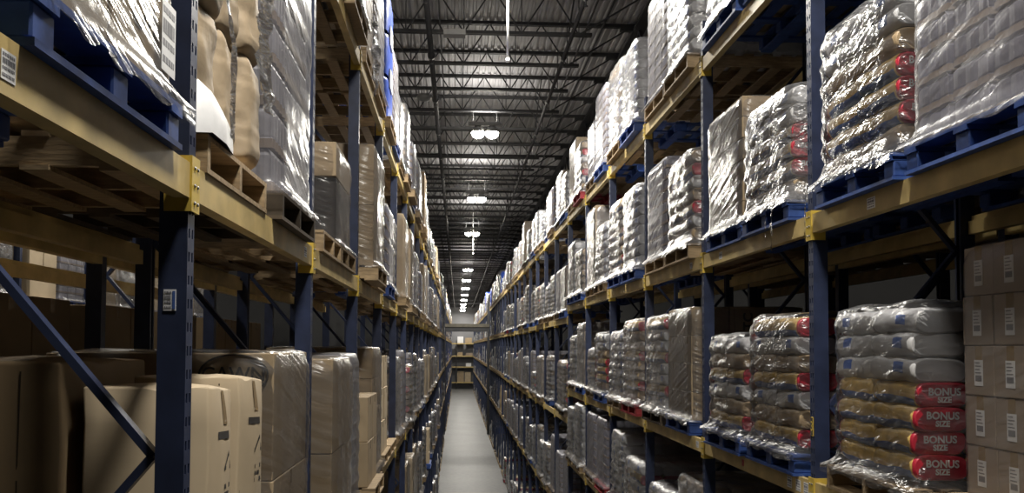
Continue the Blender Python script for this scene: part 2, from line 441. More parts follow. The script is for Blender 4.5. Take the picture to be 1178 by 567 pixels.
def film_mesh(wx, wy, h, seed, mat, lh=.14, bulge=.03, crease=.018, skirt=.0, dome=.02, n=76, m=None, nexp=7., hfun=None, flare=0.):
    m = m or max(14, int(h / .028))
    # evenly spaced rounded rectangle
    pts = []
    for i in range(720):
        t = 2 * PI * i / 720; c, s = math.cos(t), math.sin(t)
        pts.append(Vector((math.copysign(abs(c) ** (2 / nexp), c) * wx / 2, math.copysign(abs(s) ** (2 / nexp), s) * wy / 2, 0)))
    cum = [0]
    for i in range(720): cum.append(cum[-1] + (pts[(i + 1) % 720] - pts[i]).length)
    ring = []; j = 0
    for i in range(n):
        d = cum[-1] * i / n
        while cum[j + 1] < d: j += 1
        ring.append(pts[j].lerp(pts[(j + 1) % 720], (d - cum[j]) / max(1e-9, cum[j + 1] - cum[j])))
    so = Vector((seed * 13.7, seed * 5.1, 0)); mb = MB()
    nr = []
    for i in range(n):
        t = (ring[(i + 1) % n] - ring[i - 1]).normalized(); nr.append(Vector((t.y, -t.x, 0)))
    for k in range(m):
        f = k / (m - 1)
        for i in range(n):
            p = ring[i]; top = h if not hfun else hfun(p.x, p.y)
            z = -skirt + (top + skirt) * f
            q = Vector((p.x, p.y, z))
            loc = .65 + .6 * noise.noise(q * 2.2 + so)
            lay = abs(math.sin(PI * max(z, 0) / lh)) ** .55 - .55
            u = p.x + p.y
            cr = 1 - 2 * abs(noise.noise(Vector((u * 3.2, (p.x - p.y) * 3.2, (z + .35 * u) * 9)) + so))
            cr2 = 1 - 2 * abs(noise.noise(q * 11 + so * 2))
            d = bulge * lay * loc + crease * (.6 * cr + .4 * cr2) * loc + bulge * .5 * noise.noise(q * 1.3 + so * 3)
            e = 1 - max(0, (f - .94) / .06) * .05
            v = Vector((p.x * e, p.y * e, z)) + nr[i] * d
            if skirt and z < .05:
                g = min(1., (.05 - z) / .05)
                v.x += (math.copysign(max(abs(v.x), PD / 2 + .03) if abs(p.x) > wx * .40 else abs(v.x), v.x) - v.x) * g
                v.y += (math.copysign(max(abs(v.y), PW / 2 + .03) if abs(p.y) > wy * .40 else abs(v.y), v.y) - v.y) * g
                if z < 0: v.z *= .35 + 1.1 * abs(noise.noise(Vector((p.x * 4, p.y * 4, seed))))
            mb.v.append(tuple(v))
    for k in range(m - 1):
        for i in range(n):
            mb.f.append((k * n + i, k * n + (i + 1) % n, (k + 1) * n + (i + 1) % n, (k + 1) * n + i)); mb.m.append(0); mb.sm.append(True)
    base = (m - 1) * n; prev = base
    for s_, lift in ((.9, .6), (.7, .85), (.45, .95), (.18, 1.)):
        st = len(mb.v)
        for i in range(n):
            p = ring[i]; x, y = p.x * s_, p.y * s_; top = h if not hfun else hfun(x, y)
            mb.v.append((x, y, top + dome * lift + crease * noise.noise(Vector((x * 5, y * 5, seed * 3.3)))))
        for i in range(n):
            mb.f.append((prev + i, prev + (i + 1) % n, st + (i + 1) % n, st + i)); mb.m.append(0); mb.sm.append(True)
        prev = st
    mb.f.append(tuple(range(prev, prev + n))); mb.m.append(0); mb.sm.append(True)
    return mb.mesh('stretch_wrap', [mat])

def carton_mesh(sx, sy, sz, mat, tape=True, bulge=0., seed=0, seamline=True):
    """carton with rounded edges, closed top flaps, tape and a corner joint"""
    nx = ny = 7
    mb = MB(); mb.box(-sx / 2, sx / 2, -sy / 2, sy / 2, 0, sz)
    me = mb.mesh('carton', [mat, TAPE, SEAM])
    bm = bmesh.new(); bm.from_mesh(me)
    if bulge:
        bmesh.ops.subdivide_edges(bm, edges=bm.edges[:], cuts=7, use_grid_fill=True)
        for v in bm.verts:
            x, y, z = v.co.x / (sx / 2), v.co.y / (sy / 2), v.co.z / sz * 2 - 1
            q = Vector((x + seed * 3, y, z))
            bx = bulge * (1 - y * y) * (1 - z * z * .7) + .012 * noise.noise(q * 1.8)
            by = bulge * (1 - x * x) * (1 - z * z * .7) + .012 * noise.noise(q * 1.8 + Vector((5, 5, 5)))
            if abs(x) > .98: v.co.x += math.copysign(bx, x)
            if abs(y) > .98: v.co.y += math.copysign(by, y)
            if z > .98: v.co.z += bulge * .6 * (1 - x * x) * (1 - y * y) - .02 * abs(noise.noise(q * 2.3))
            v.co.x += .02 * noise.noise(Vector((z * 1.2, seed, 0)))
        for f in bm.faces: f.smooth = True
        es = [e for e in bm.edges if len(e.link_faces) == 2 and e.calc_face_angle(0) > .9]
        bmesh.ops.bevel(bm, geom=es, offset=.010, segments=2, affect='EDGES', profile=.5)
    else:
        bmesh.ops.bevel(bm, geom=bm.edges[:], offset=.005, segments=2, affect='EDGES', profile=.5)
    bm.to_mesh(me); bm.free()
    ex = MB(); o = bulge * .6 + .0006 if bulge else .0008
    if tape and not bulge:
        ex.box(-sx / 2 + .01, sx / 2 - .01, -.028, .028, sz, sz + .0012, 1)
        for s in (-1, 1): ex.box(min(s * sx / 2, s * (sx / 2 + o)), max(s * sx / 2, s * (sx / 2 + o)), -.028, .028, sz - min(.08, sz * .4), sz, 1)
        for s in (-1, 1):
            ex.box(-sx * .38, -sx * .38 + .003, min(s * sy / 2, s * (sy / 2 + o)), max(s * sy / 2, s * (sy / 2 + o)), .01, sz - .01, 2)
    if seamline and not bulge:
        ex.box(-sx / 2 + .008, sx / 2 - .008, -.0015, .0015, sz, sz + .0016, 2)
    if ex.v:
        b2 = bmesh.new(); b2.from_mesh(me); tmp = ex.mesh('tmp', [mat, TAPE, SEAM]); b2.from_mesh(tmp); b2.to_mesh(me); b2.free(); bpy.data.meshes.remove(tmp)
    return me
def tray_mesh(sx, sy, sz, seed, mat):
    """shrink-wrapped tray of cans: scalloped sides with a kraft tray at the foot"""
    mb = MB(); kx, ky = max(2, round(sx / .085)), max(2, round(sy / .085)); r = random.Random(seed)
    def outline(e):
        out = []
        for side in range(4):
            k = (kx, ky)[side % 2]
            for i in range(k):
                for a in (0., .25, .5, .75):
                    f = (i + a) / k; b = .008 * math.sin(PI * (a if a else 0)) + e
                    f2 = f * 2 - 1
                    if side == 0: out.append((f2 * sx / 2, -sy / 2 - b))
                    elif side == 1: out.append((sx / 2 + b, f2 * sy / 2))
                    elif side == 2: out.append((-f2 * sx / 2, sy / 2 + b))
                    else: out.append((-sx / 2 - b, -f2 * sy / 2))
        return out
    prof = [(0, -.004, 1), (sz * .22, -.004, 1), (sz * .24, -.010, 0), (sz * .30, -.008, 0), (sz * .84, -.008, 0), (sz * .93, -.016, 0), (sz, -.03, 0)]
    rows = [outline(e) for _, e, _ in prof]; n = len(rows[0])
    for (z, e, _), row in zip(prof, rows): mb.v += [(x, y, z) for x, y in row]
    for k in range(len(prof) - 1):
        for i in range(n):
            mb.f.append((k * n + i, k * n + (i + 1) % n, (k + 1) * n + (i + 1) % n, (k + 1) * n + i)); mb.m.append(prof[k + 1][2]); mb.sm.append(False)
    mb.f.append(tuple(range((len(prof) - 1) * n, len(prof) * n))); mb.m.append(0); mb.sm.append(False)
    mb.f.append(tuple(range(n))[::-1]); mb.m.append(1); mb.sm.append(False)
    return mb.mesh('can_tray', [mat, WBOX])

# ---------------------------------------------------------------- load prototypes: lists of (name, mesh, loc, rot, [sub-parts])
def P(name, me, loc=(0, 0, 0), rot=(0, 0, 0), subs=(), label=None): return (name, me, loc, rot, list(subs), label)
def join_parts(parts, name='contents'):
    bm = bmesh.new(); mats = []
    for (nm, me, loc, rot, subs, lb) in parts:
        b = bmesh.new(); b.from_mesh(me)
        mp = []
        for m in me.materials:
            if m not in mats: mats.append(m)
            mp.append(mats.index(m))
        for f in b.faces: f.material_index = mp[min(f.material_index, len(mp) - 1)] if mp else 0
        from mathutils import Euler
        b.transform(Matrix.Translation(loc) @ Euler(rot).to_matrix().to_4x4())
        tmp = bpy.data.meshes.new('t'); b.to_mesh(tmp); b.free(); bm.from_mesh(tmp); bpy.data.meshes.remove(tmp)
    me = bpy.data.meshes.new(name); bm.to_mesh(me); bm.free()
    for m in mats: me.materials.append(m)
    return me
def sacks(styles, layers, seed, bonus=(), film=FILM_S, skirt=.06, lh=.125, bulge=.030, wx=1.14, wy=1.0):
    """layers of eight sacks; the red printed ends look along -y"""
    r = random.Random(seed); ps = []
    hf = None
    for k in range(layers):
        st = styles[k % len(styles)] if isinstance(styles, (list, tuple)) else styles
        for j in range(4):
            for e in (-1, 1):
                x = (j - 1.5) * .268 + r.uniform(-.008, .008); y = e * .236 + r.uniform(-.006, .006); z = lh * (k + .5) + .034
                me = r.choice(SACK[st]); rz = -PI / 2 * (1 if e < 0 else -1) + r.uniform(-.03, .03)
                subs = []
                if st == 'pet' and k in bonus and j < 2 and e < 0:
                    subs = [P('lettering', BONUS, label='white BONUS SIZE lettering')]
                ps.append(P('sack', me, (x, y, z), (r.uniform(-.02, .02), r.uniform(-.03, .03), rz), subs))
    h = lh * layers + .05
    fm = film_mesh(wx, wy, h, seed, film, lh=lh, bulge=bulge, crease=.022, skirt=skirt, dome=.035, nexp=11., flare=.02)
    return ps + [P('stretch_wrap', fm, label='crinkled clear stretch film')], h
def cartons(nx, ny, nz, tx, ty, tz, mat, seed, film=FILM_C, labels=None, prints=None, skirt=.05, jit=.006, crease=.008):
    """grid of cartons tx x ty x tz in total; only the outer ones are built"""
    r = random.Random(seed); sx, sy, sz = tx / nx, ty / ny, tz / nz; ps = []
    me = carton_mesh(sx - .006, sy - .006, sz - .003, mat)
    for k in range(nz):
        for i in range(nx):
            for j in range(ny):
                if 0 < i < nx - 1 and 0 < j < ny - 1 and k < nz - 1: continue
                subs = []
                if labels and i == (0 if labels > 0 else nx - 1):
                    s = -1 if labels > 0 else 1
                    subs.append(P('carton_label', LAB, (s * (sx / 2 - .002), 0, sz * .45), (0, 0, -PI / 2 * (1 if s < 0 else -1)), label='white printed carton label'))
                if prints and j == 0:
                    subs.append(P('lettering', prints, (0, -sy / 2 + .001, sz * .5), (PI / 2, 0, 0)))
                ps.append(P('carton', me, (-tx / 2 + sx * (i + .5) + r.uniform(-jit, jit), -ty / 2 + sy * (j + .5) + r.uniform(-jit, jit), sz * k), (0, 0, 0), subs))
    if film:
        ps.append(P('stretch_wrap', film_mesh(tx + .035, ty + .035, tz + .004, seed, film, lh=sz, bulge=.008, crease=crease, skirt=skirt, dome=.006, nexp=16., flare=.015), label='smooth clear stretch film'))
    return ps, tz
def trays(nx, ny, nz, tx, ty, tz, mat, seed, film=FILM_G, tint=None, crease=.010):
    r = random.Random(seed); sx, sy, sz = tx / nx, ty / ny, tz / nz; ps = []
    ms = [tray_mesh(sx - .03, sy - .03, sz - .002, seed + q, mat) for q in range(2)]
    for k in range(nz):
        for i in range(nx):
            for j in range(ny):
                if 0 < i < nx - 1 and 0 < j < ny - 1 and k < nz - 1: continue
                ps.append(P('can_tray', r.choice(ms), (-tx / 2 + sx * (i + .5) + r.uniform(-.005, .005), -ty / 2 + sy * (j + .5) + r.uniform(-.005, .005), sz * k)))
    ps.append(P('stretch_wrap', film_mesh(tx + .03, ty + .03, tz + .004, seed, film, lh=sz, bulge=.014, crease=crease, skirt=.05, dome=.006, nexp=12., flare=.02), label='grey stretch film'))
    return ps, tz
lb_ = MB(); lb_.box(-.036, .036, -.0012, 0, -.062, .062, 0); lb_.box(-.026, .026, -.002, -.0012, -.040, -.012, 1)
for q_ in range(4): lb_.box(-.028, .010 + .012 * (q_ % 2), -.002, -.0012, .046 - .016 * q_, .051 - .016 * q_, 1)
LAB = lb_.mesh('carton_label', [LABEL, LGREY])
TCP = text_mesh('TC', .13, INK, .004)
for v in TCP.vertices: v.co = Vector((-v.co.y, v.co.x, v.co.z))

COUNT = {}
def place(proto, name, label, cat, loc, grp=None, rz=0., near=True, tilt=(0, 0)):
    parts, h = proto
    o = tag(link(name, None, None, loc, (tilt[0], tilt[1], rz)), label, cat, grp)
    for nm, me, l, rt, subs, lb in parts:
        c = link(nm, me, o, l, rt)
        if lb: c['label'] = lb
        for n2, m2, l2, r2, _, lb2 in subs:
            d = link(n2, m2, c, l2, r2)
            if lb2: d['label'] = lb2
    return o
def simple(proto):
    """two-part version for loads too far away to show their sacks"""
    parts, h = proto
    wrap = [p for p in parts if p[0] == 'stretch_wrap']; rest = [p for p in parts if p[0] != 'stretch_wrap']
    return [P('contents', join_parts(rest))] + wrap, h
def put_pallet(kind, side, bay, slot, x, y, z, label, near):
    if near:
        o = tag(link('pallet', None, None, (x, y, z)), label, 'pallet', 'pallets in the %s rack' % SIDE[side])
        for nm, me, l in PAL[kind]: link(nm, me, o, l)
    else:
        o = tag(link('pallet', PAL1[kind], None, (x, y, z)), label, 'pallet', 'pallets in the %s rack' % SIDE[side])
    return o
INS = .035
def slot_pos(side, bay, li, slot, dx=0., dy=0.):
    s = sgn(side); lv = levels(side, bay)
    y = up_y(side, bay) + (.74 if slot == 0 else 1.86) + dy
    x = face_x(side) + s * (PD / 2 - INS + dx)
    z = (lv[li] + BT + .001 if li < len(lv) else -G + .001) + G
    return x, y, z
FILLED = {}
PLIST = []
def load(side, bay, li, slot, proto, look, cat='pallet load', name='wrapped_load', pallet='wood', dx=0., dy=0., lx=0., ly=0., rz=0., near=None, nopallet=False, tilt=(0, 0)):
    x, y, z = slot_pos(side, bay, li, slot, dx, dy)
    near = y < 19 if near is None else near
    FILLED[side, bay, li, slot] = 1
    n = ORD[2 * bay + slot] if 2 * bay + slot < len(ORD) else 'far'
    sh = ('%s shelf' % SHELF[side][li]) if li < len(levels(side, bay)) else 'floor level'
    where = '%s from the camera, %s rack, %s' % (n, SIDE[side], sh)
    px_ = lx if abs(lx) < .16 else 0.
    if pallet: put_pallet(pallet, side, bay, slot, x + px_ * sgn(side), y + ly, z, '%s pallet, %s' % (PNAME[pallet], where), near)
    if proto is None: return
    o = place(proto, name, '%s, %s' % (look, where), cat, (x + lx * sgn(side), y + ly, z + (PH if pallet else 0) + .002), 'loads in the %s rack' % SIDE[side], rz, near, tilt)
    o['slot_key'] = '%s%d %d %d' % (side, bay, li, slot)
    return o

# prototypes
PET7 = sacks('pet', 7, 1, bonus=range(1, 5)); PET6 = sacks(['tan', 'pet', 'pet', 'pet', 'tan', 'white', 'white'], 7, 2, bonus=(1, 2, 3), film=FILM_P); PET8 = sacks('pet', 8, 3, bonus=range(0, 8))
PETW = sacks(['pet', 'pet', 'pet', 'pet', 'white', 'white', 'white'], 7, 4, bonus=range(0, 4), film=FILM_P)
WH8 = sacks('white', 8, 5); WH6 = sacks('white', 7, 6); WH9 = sacks(['white', 'white', 'tan'], 9, 7); TAN8 = sacks(['tan', 'pet', 'tan'], 8, 8); TAN6 = sacks('tan', 6, 9)
WH5 = sacks(['white', 'pet'], 5, 10); MIX7 = sacks(['tan', 'white', 'pet'], 7, 11)
GR1 = trays(4, 3, 9, 1.12, .98, 1.30, CANS, 21); GR2 = trays(4, 3, 10, 1.12, .96, 1.25, CANL, 22); GR3 = trays(4, 3, 7, 1.12, .96, 1.0, CANS, 23)
GRS = trays(5, 5, 9, 1.14, .98, 1.08, CANS, 24, film=FILM_G, crease=.005)
CA1 = cartons(3, 3, 6, 1.14, .98, 1.02, KRAFT, 31); CA2 = cartons(3, 3, 4, 1.12, .96, 1.10, KRAFT, 32, prints=TCP); CA3 = cartons(3, 2, 5, 1.14, .98, 1.35, KRAFT, 33, film=FILM_S)
CALAB = cartons(4, 4, 5, 1.00, 1.02, 1.20, WBOX, 34, film=FILM_D, labels=1, skirt=.0)
CA5 = cartons(2, 2, 3, 1.12, .96, 1.25, KRAFTL, 35, film=FILM_D)
CA7 = cartons(2, 2, 4, 1.12, .96, 1.30, KRAFT, 46, film=FILM_D); CA6 = cartons(3, 3, 7, 1.1, .95, 1.15, WBOX, 36, film=FILM_S)
KB1 = cartons(2, 2, 3, 1.1, .94, 1.2, KRAFTL, 37, film=None, jit=.012); KB2 = cartons(2, 2, 2, 1.05, .92, .84, KRAFT, 38, film=None, jit=.012)
TALLK = cartons(1, 2, 1, 1.1, .95, 1.25, KRAFT, 39, film=FILM_L)

# ---- right rack, near bays
load('R', 0, 1, 0, GR1, 'mauve-grey wrapped stack of can trays', pallet='blue', lx=-.02)
load('R', 0, 1, 1, PET6, 'silver-wrapped gold sacks with red BONUS ends', pallet='blue', name='wrapped_sack_load', lx=-.03)
load('R', 1, 1, 0, sacks(['tan', 'pet', 'pet', 'pet', 'white', 'white'], 6, 41, bonus=(1, 2, 3)), 'silver-wrapped sacks with small red patches', pallet='blue', name='wrapped_sack_load', lx=-.03)
load('R', 1, 1, 1, CA1, 'brown carton stack wrapped in glossy film', pallet='blue', name='wrapped_carton_load')
load('R', 2, 1, 0, MIX7, 'silver film-wrapped bulging sack stack', pallet='wood', name='wrapped_sack_load', lx=-.04)
load('R', 2, 1, 1, GRS, 'smooth grey film-wrapped block of small packs', pallet='wood', lx=-.02)
load('R', 3, 1, 0, WH8, 'silver film-wrapped sack stack', pallet='blue', name='wrapped_sack_load', lx=-.05)
load('R', 3, 1, 1, TAN8, 'film-wrapped brown and gold sack stack', pallet='blue', name='wrapped_sack_load', lx=-.05)
load('R', 4, 1, 0, WH6, 'silver film-wrapped sack stack', pallet='wood', name='wrapped_sack_load', lx=-.03)
load('R', 4, 1, 1, CA3, 'tall film-wrapped tan carton stack', pallet='wood', name='wrapped_carton_load')
load('R', 5, 1, 0, TAN6, 'film-wrapped sack stack', pallet='blue', name='wrapped_sack_load', lx=-.03)
load('R', 5, 1, 1, WH8, 'silver film-wrapped sack stack', pallet='blue', name='wrapped_sack_load', lx=-.03)
load('R', 1, 0, 0, WH6, 'bright film-wrapped sack stack', pallet='blue', name='wrapped_sack_load')
load('R', 1, 0, 1, MIX7, 'bright film-wrapped sack stack', pallet='blue', name='wrapped_sack_load', lx=-.03)
load('R', 2, 0, 0, sacks('white', 8, 42), 'bright silver film-wrapped sack stack', pallet='wood', name='wrapped_sack_load', lx=-.04)
load('R', 2, 0, 1, GR2, 'tall grey film-wrapped tray stack', pallet='wood', lx=-.02)
load('R', 3, 0, 0, WH8, 'silver film-wrapped sack stack', pallet='blue', name='wrapped_sack_load', lx=-.06)
load('R', 3, 0, 1, WH9, 'silver film-wrapped sack stack', pallet='wood', name='wrapped_sack_load', lx=-.05)
load('R', 4, 0, 0, GR2, 'bright film-wrapped tray stack', pallet='blue', lx=-.03)
load('R', 4, 0, 1, GR3, 'silver film-wrapped tray stack', pallet='wood')
load('R', 5, 0, 0, MIX7, 'silver film-wrapped sack stack', pallet='red', name='wrapped_sack_load', lx=-.04)
load('R', 5, 0, 1, CA5, 'tall tan carton stack', pallet='wood', name='wrapped_carton_load')
load('R', 0, 2, 0, CALAB, 'grey-brown cartons with rows of white labels', pallet='wood', name='wrapped_carton_load', lx=.17, ly=.0)
load('R', 0, 2, 1, PETW, 'gold sacks with red BONUS SIZE ends', pallet='wood', name='wrapped_sack_load', lx=.02, ly=-.02)
load('R', 1, 2, 0, sacks(['pet', 'tan', 'white'], 7, 43, film=FILM_P), 'grey-wrapped gold and white sack stack', pallet='blue', name='wrapped_sack_load', lx=-.01)
load('R', 1, 2, 1, sacks(['pet', 'tan', 'white'], 6, 44, bulge=.05, film=FILM_P), 'low slumped film-wrapped sack stack', pallet='blue', name='wrapped_sack_load', lx=-.03)
load('R', 2, 2, 0, CA2, 'wrapped cartons printed with large black letters', pallet='blue', name='wrapped_carton_load', lx=.0, dy=.18)
load('R', 2, 2, 1, sacks(['white', 'pet', 'white'], 8, 45), 'film-wrapped white and blue sack stack', pallet='dark', name='wrapped_sack_load', lx=-.03, dy=.16)
load('R', 3, 2, 0, TAN8, 'brown film-wrapped sack stack with red marks', pallet='red', name='wrapped_sack_load', lx=-.05)
load('R', 3, 2, 1, WH6, 'pale film-wrapped sack stack', pallet='wood', name='wrapped_sack_load', lx=-.05)
load('R', 4, 2, 0, PET6, 'film-wrapped sack stack with red stripes', pallet='blue', name='wrapped_sack_load', lx=-.04)
load('R', 4, 2, 1, WH5, 'low film-wrapped sack stack', pallet='wood', name='wrapped_sack_load')
load('R', 5, 2, 0, CA6, 'film-wrapped carton stack', pallet='blue', name='wrapped_carton_load')
load('R', 5, 2, 1, WH6, 'pale film-wrapped sack stack', pallet='wood', name='wrapped_sack_load')
load('R', 2, 3, 0, TAN6, 'dark film-wrapped sack stack', pallet='wood', name='wrapped_sack_load', lx=.05)
load('R', 3, 3, 0, WH5, 'grey film-wrapped sack stack', pallet='dark', name='wrapped_sack_load', lx=-.03)
load('R', 3, 3, 1, WH6, 'white film-wrapped sack stack', pallet='red', name='wrapped_sack_load', lx=-.03)
load('R', 4, 3, 0, GR3, 'grey film-wrapped tray block', pallet='red', lx=-.02)
load('R', 4, 3, 1, GR3, 'grey film-wrapped tray block', pallet='wood', lx=-.02)
load('R', 5, 3, 0, WH8, 'white and blue film-wrapped sack stack', pallet='wood', name='wrapped_sack_load', lx=-.05)
load('R', 5, 3, 1, WH6, 'film-wrapped sack stack', pallet='wood', name='wrapped_sack_load', lx=-.05)

# ---- left rack, near bays
GIC = text_mesh('GIC', .2, INK, -.001); OII = text_mesh('OII', .16, INK, -.001)
CAU = cartons(2, 2, 3, 1.12, .98, 1.14, KRAFTL, 51, film=FILM_D, skirt=.10, crease=.008)
for i_, p in enumerate(CAU[0]):
    if p[0] == 'carton' and p[2][0] > 0:
        p[4].append(P('lettering', (GIC, OII)[i_ % 2], (.279, 0, .19), (PI / 2, 0, PI / 2)))
o = load('L', 0, 1, 1, CAU, 'film-wrapped tan cartons with black line print', pallet='blue', name='wrapped_carton_load')
link('document_pouch', sticker(.13, .22, 61), o, (.585, .40, .18), (0, 0, PI / 2))['label'] = 'white printed paper under the film'
# brown paper bales, three tiers
r = random.Random(5)
BALE = [sack_mesh('bale', .49, .37, .56, 'paper', k + 20, nx=44, nt=56, amp=.018, fold=.006) for k in range(3)]
bp = []
for k in range(3):
    for i in range(2):
        for j in range(3):
            bp.append(P('bale', r.choice(BALE), (-.28 + .56 * i + r.uniform(-.02, .03), -.325 + .33 * j + r.uniform(-.015, .015), .285 + .47 * k), (r.uniform(-.05, .05), PI / 2 + r.uniform(-.04, .04), PI / 2 * 0 + r.uniform(-.05, .05))))
wb = MB()
for k in range(9):
    a = k / 8; zz2 = .20 * a; w2 = .19 - .03 * a; x2 = .08 - .06 * a + .02 * math.sin(a * PI)
    wb.v += [(x2, -w2, zz2), (x2 + .012, 0, zz2), (x2, w2, zz2), (x2 - .30, -w2, zz2), (x2 - .30, w2, zz2)]
for k in range(8):
    b_ = k * 5; c_ = b_ + 5
    for p_, q_ in ((0, 1), (1, 2), (3, 0), (2, 4)): wb.f.append((b_ + p_, b_ + q_, c_ + q_, c_ + p_)); wb.m.append(0); wb.sm.append(True)
wb.f.append((40, 41, 42, 44, 43)); wb.m.append(0); wb.sm.append(False)
bp.append(P('white_sleeve', wb.mesh('white_sleeve', [LABEL]), (.53, -.33, .0), (0, 0, .05), label='white paper sleeve at the foot of the bales'))
def film_rope(pts, w, seed):
    """twisted strip of loose film along pts"""
    mb = MB(); n = 40; P_ = [Vector(p) for p in pts]; m = len(P_) - 1
    for k in range(n + 1):
        t = k / n * m; i_ = min(int(t), m - 1); p = P_[i_].lerp(P_[i_ + 1], t - i_)
        ww = w * (.5 + .8 * abs(noise.noise(Vector((t * 2.1, seed, 0))))); a = noise.noise(Vector((t * 1.3, seed, 7))) * 4
        for q in range(5):
            u = (q - 2) / 2
            mb.v.append((p.x + .35 * ww * noise.noise(Vector((t * 5, u * 2, seed))) + math.cos(a) * u * ww * .4, p.y + u * ww * .8, p.z + .3 * ww * u * math.sin(a)))
    for k in range(n):
        for q in range(4): mb.f.append((k * 5 + q, k * 5 + q + 1, k * 5 + q + 6, k * 5 + q + 5)); mb.m.append(0); mb.sm.append(True)
    return mb.mesh('film_strip', [FILM_S])
bp.append(P('film_strip', film_rope([(.60, .45, 1.38), (.62, .42, .9), (.60, .36, .62), (.63, .40, .3)], .09, 3), label='loose twisted strip of film'))
bp.append(P('film_strip', film_rope([(.60, -.30, .62), (.62, -.22, .40), (.61, -.20, .05)], .03, 5), label='loose twisted strip of film'))
load('L', 1, 1, 0, (bp, 1.4), 'bulging brown paper bales in three tiers', 'bale stack', 'wrapped_bale_load', 'wood', dy=-.10, lx=.02)
load('L', 1, 1, 1, trays(4, 3, 7, 1.12, 1.0, 1.5, CANL, 52, film=FILM_G), 'tall grey film-wrapped tray stack', pallet='dark', dy=-.02, lx=-.02)
load('L', 2, 1, 0, None, '', pallet='wood')
# boxes round a dark sheet
cb = []
big = carton_mesh(.30, .9, .52, KRAFT); wide = carton_mesh(.72, .9, .26, KRAFT); small = carton_mesh(.38, .9, .26, KRAFT)
cb.append(P('carton', big, (.36 - .72, 0, 0))); cb.append(P('carton', small, (-.37, 0, .525))); cb.append(P('carton', wide, (.19, 0, .525)))
dk = carton_mesh(.70, .86, .515, BLACKF, tape=False); cb.append(P('shrouded_carton', dk, (.20, .02, 0), label='carton shrouded in dark plastic'))
cb.append(P('stretch_wrap', film_mesh(1.12, .93, .79, 12, FILM_L, lh=.26, bulge=.01, crease=.02, skirt=.03, dome=.005, nexp=14.), label='thin clear stretch film'))
load('L', 2, 1, 1, (cb, .79), 'tan cartons around a dark-shrouded carton', name='wrapped_carton_load', pallet='wood', dy=-.25)
load('L', 3, 1, 0, cartons(1, 1, 2, 1.1, .96, 1.15, KRAFT, 53, film=FILM_D, crease=.02), 'two large film-wrapped brown cartons stacked', name='wrapped_carton_load', pallet='wood', lx=-.13)
load('L', 3, 1, 1, CA6, 'film-wrapped grey-brown carton stack', name='wrapped_carton_load', pallet='wood', lx=-.03)
load('L', 4, 1, 0, GR3, 'silver film-wrapped tray stack', pallet='blue', lx=-.04)
load('L', 4, 1, 1, WH8, 'silver film-wrapped sack stack', pallet='wood', name='wrapped_sack_load')
load('L', 5, 1, 0, TALLK, 'large tan carton in thin film', name='wrapped_carton_load', pallet='wood', lx=-.1)
o = load('L', 5, 1, 1, CA7, 'film-wrapped tan carton stack with a pink sheet', name='wrapped_carton_load', pallet='wood')
pk = MB(); pk.box(0, .004, -.16, .16, 0, .42); link('pink_sheet', pk.mesh('pink_sheet', [PINK]), o, (.60, -.2, .1))
load('L', 2, 0, 0, WH9, 'silver film-wrapped sack stack', pallet='wood', name='wrapped_sack_load')
load('L', 2, 0, 1, WH9, 'silver film-wrapped sack stack with loose film', pallet='wood', name='wrapped_sack_load', lx=-.06)
load('L', 3, 0, 0, TALLK, 'tall brown carton behind thin film', pallet='wood', name='wrapped_carton_load', lx=.0)
load('L', 3, 0, 1, GR2, 'grey film-wrapped tray stack', pallet='wood', lx=-.02)
bl = []
tm = film_mesh(1.10, 1.0, .52, 70, TARP, lh=.52, bulge=.02, crease=.012, dome=.02, nexp=10., n=60)
for k in range(3): bl.append(P('blue_bundle', tm, (0, 0, .55 * k)))
st2 = MB(); st2.box(.56, .575, -.28, .10, .42, .66); bl.append(P('white_label', st2.mesh('white_label', [LABEL]), (0, 0, 0)))
bl.append(P('white_label', st2.mesh('white_label', [LABEL]), (0, 0, .55)))
load('L', 4, 0, 0, (bl, 1.65), 'tall stack of bright blue covered bundles', 'pallet load', 'blue_bundle_load', 'wood', lx=-.04)
load('L', 4, 0, 1, GR2, 'silver film-wrapped tray stack', pallet='blue', lx=-.02)
load('L', 5, 0, 0, WH8, 'silver film-wrapped sack stack', pallet='wood', name='wrapped_sack_load')
load('L', 5, 0, 1, WH9, 'tall silver film-wrapped sack stack', pallet='wood', name='wrapped_sack_load', lx=-.05)
load('L', 1, 0, 0, CA3, 'unseen tall film-wrapped carton stack added for shade', name='wrapped_carton_load', pallet='wood')  # from here, top loads out of view, added to shade the shelves below
load('L', 1, 0, 1, WH9, 'film-wrapped sack stack', name='wrapped_sack_load', pallet='wood')
load('L', 0, 0, 1, CA3, 'unseen tall film-wrapped carton stack added for shade', name='wrapped_carton_load', pallet='wood')
load('L', 0, 0, 0, CA3, 'unseen tall film-wrapped carton stack added for shade', name='wrapped_carton_load', pallet='wood')
load('R', 0, 0, 0, CA3, 'unseen tall film-wrapped carton stack added for shade', name='wrapped_carton_load', pallet='wood')
load('R', 0, 0, 1, WH9, 'film-wrapped sack stack', name='wrapped_sack_load', pallet='wood')
def tail(side, o, y, h, w, seed, dx=.665):
    link('film_tail', film_rope([(-dx * sgn(side), y, .05), (-(dx + .02) * sgn(side), y - .01, -h * .5), (-(dx + .01) * sgn(side), y + .015, -h)], w, seed), o)['label'] = 'loose film tail hanging over the beam'
LOADS = {(o['slot_key']): o for o in C.objects if o.get('slot_key')}
for sd, key, y, h, w, q in (('R', 'R1 1 0', -.42, .34, .05, 1), ('R', 'R1 1 0', -.30, .26, .02, 2), ('R', 'R0 1 1', .46, .36, .03, 3), ('L', 'L2 0 1', .42, .62, .12, 4), ('R', 'R3 2 1', -.3, .3, .04, 5)):
    if key in LOADS: tail(sd, LOADS[key], y, h, w, q)
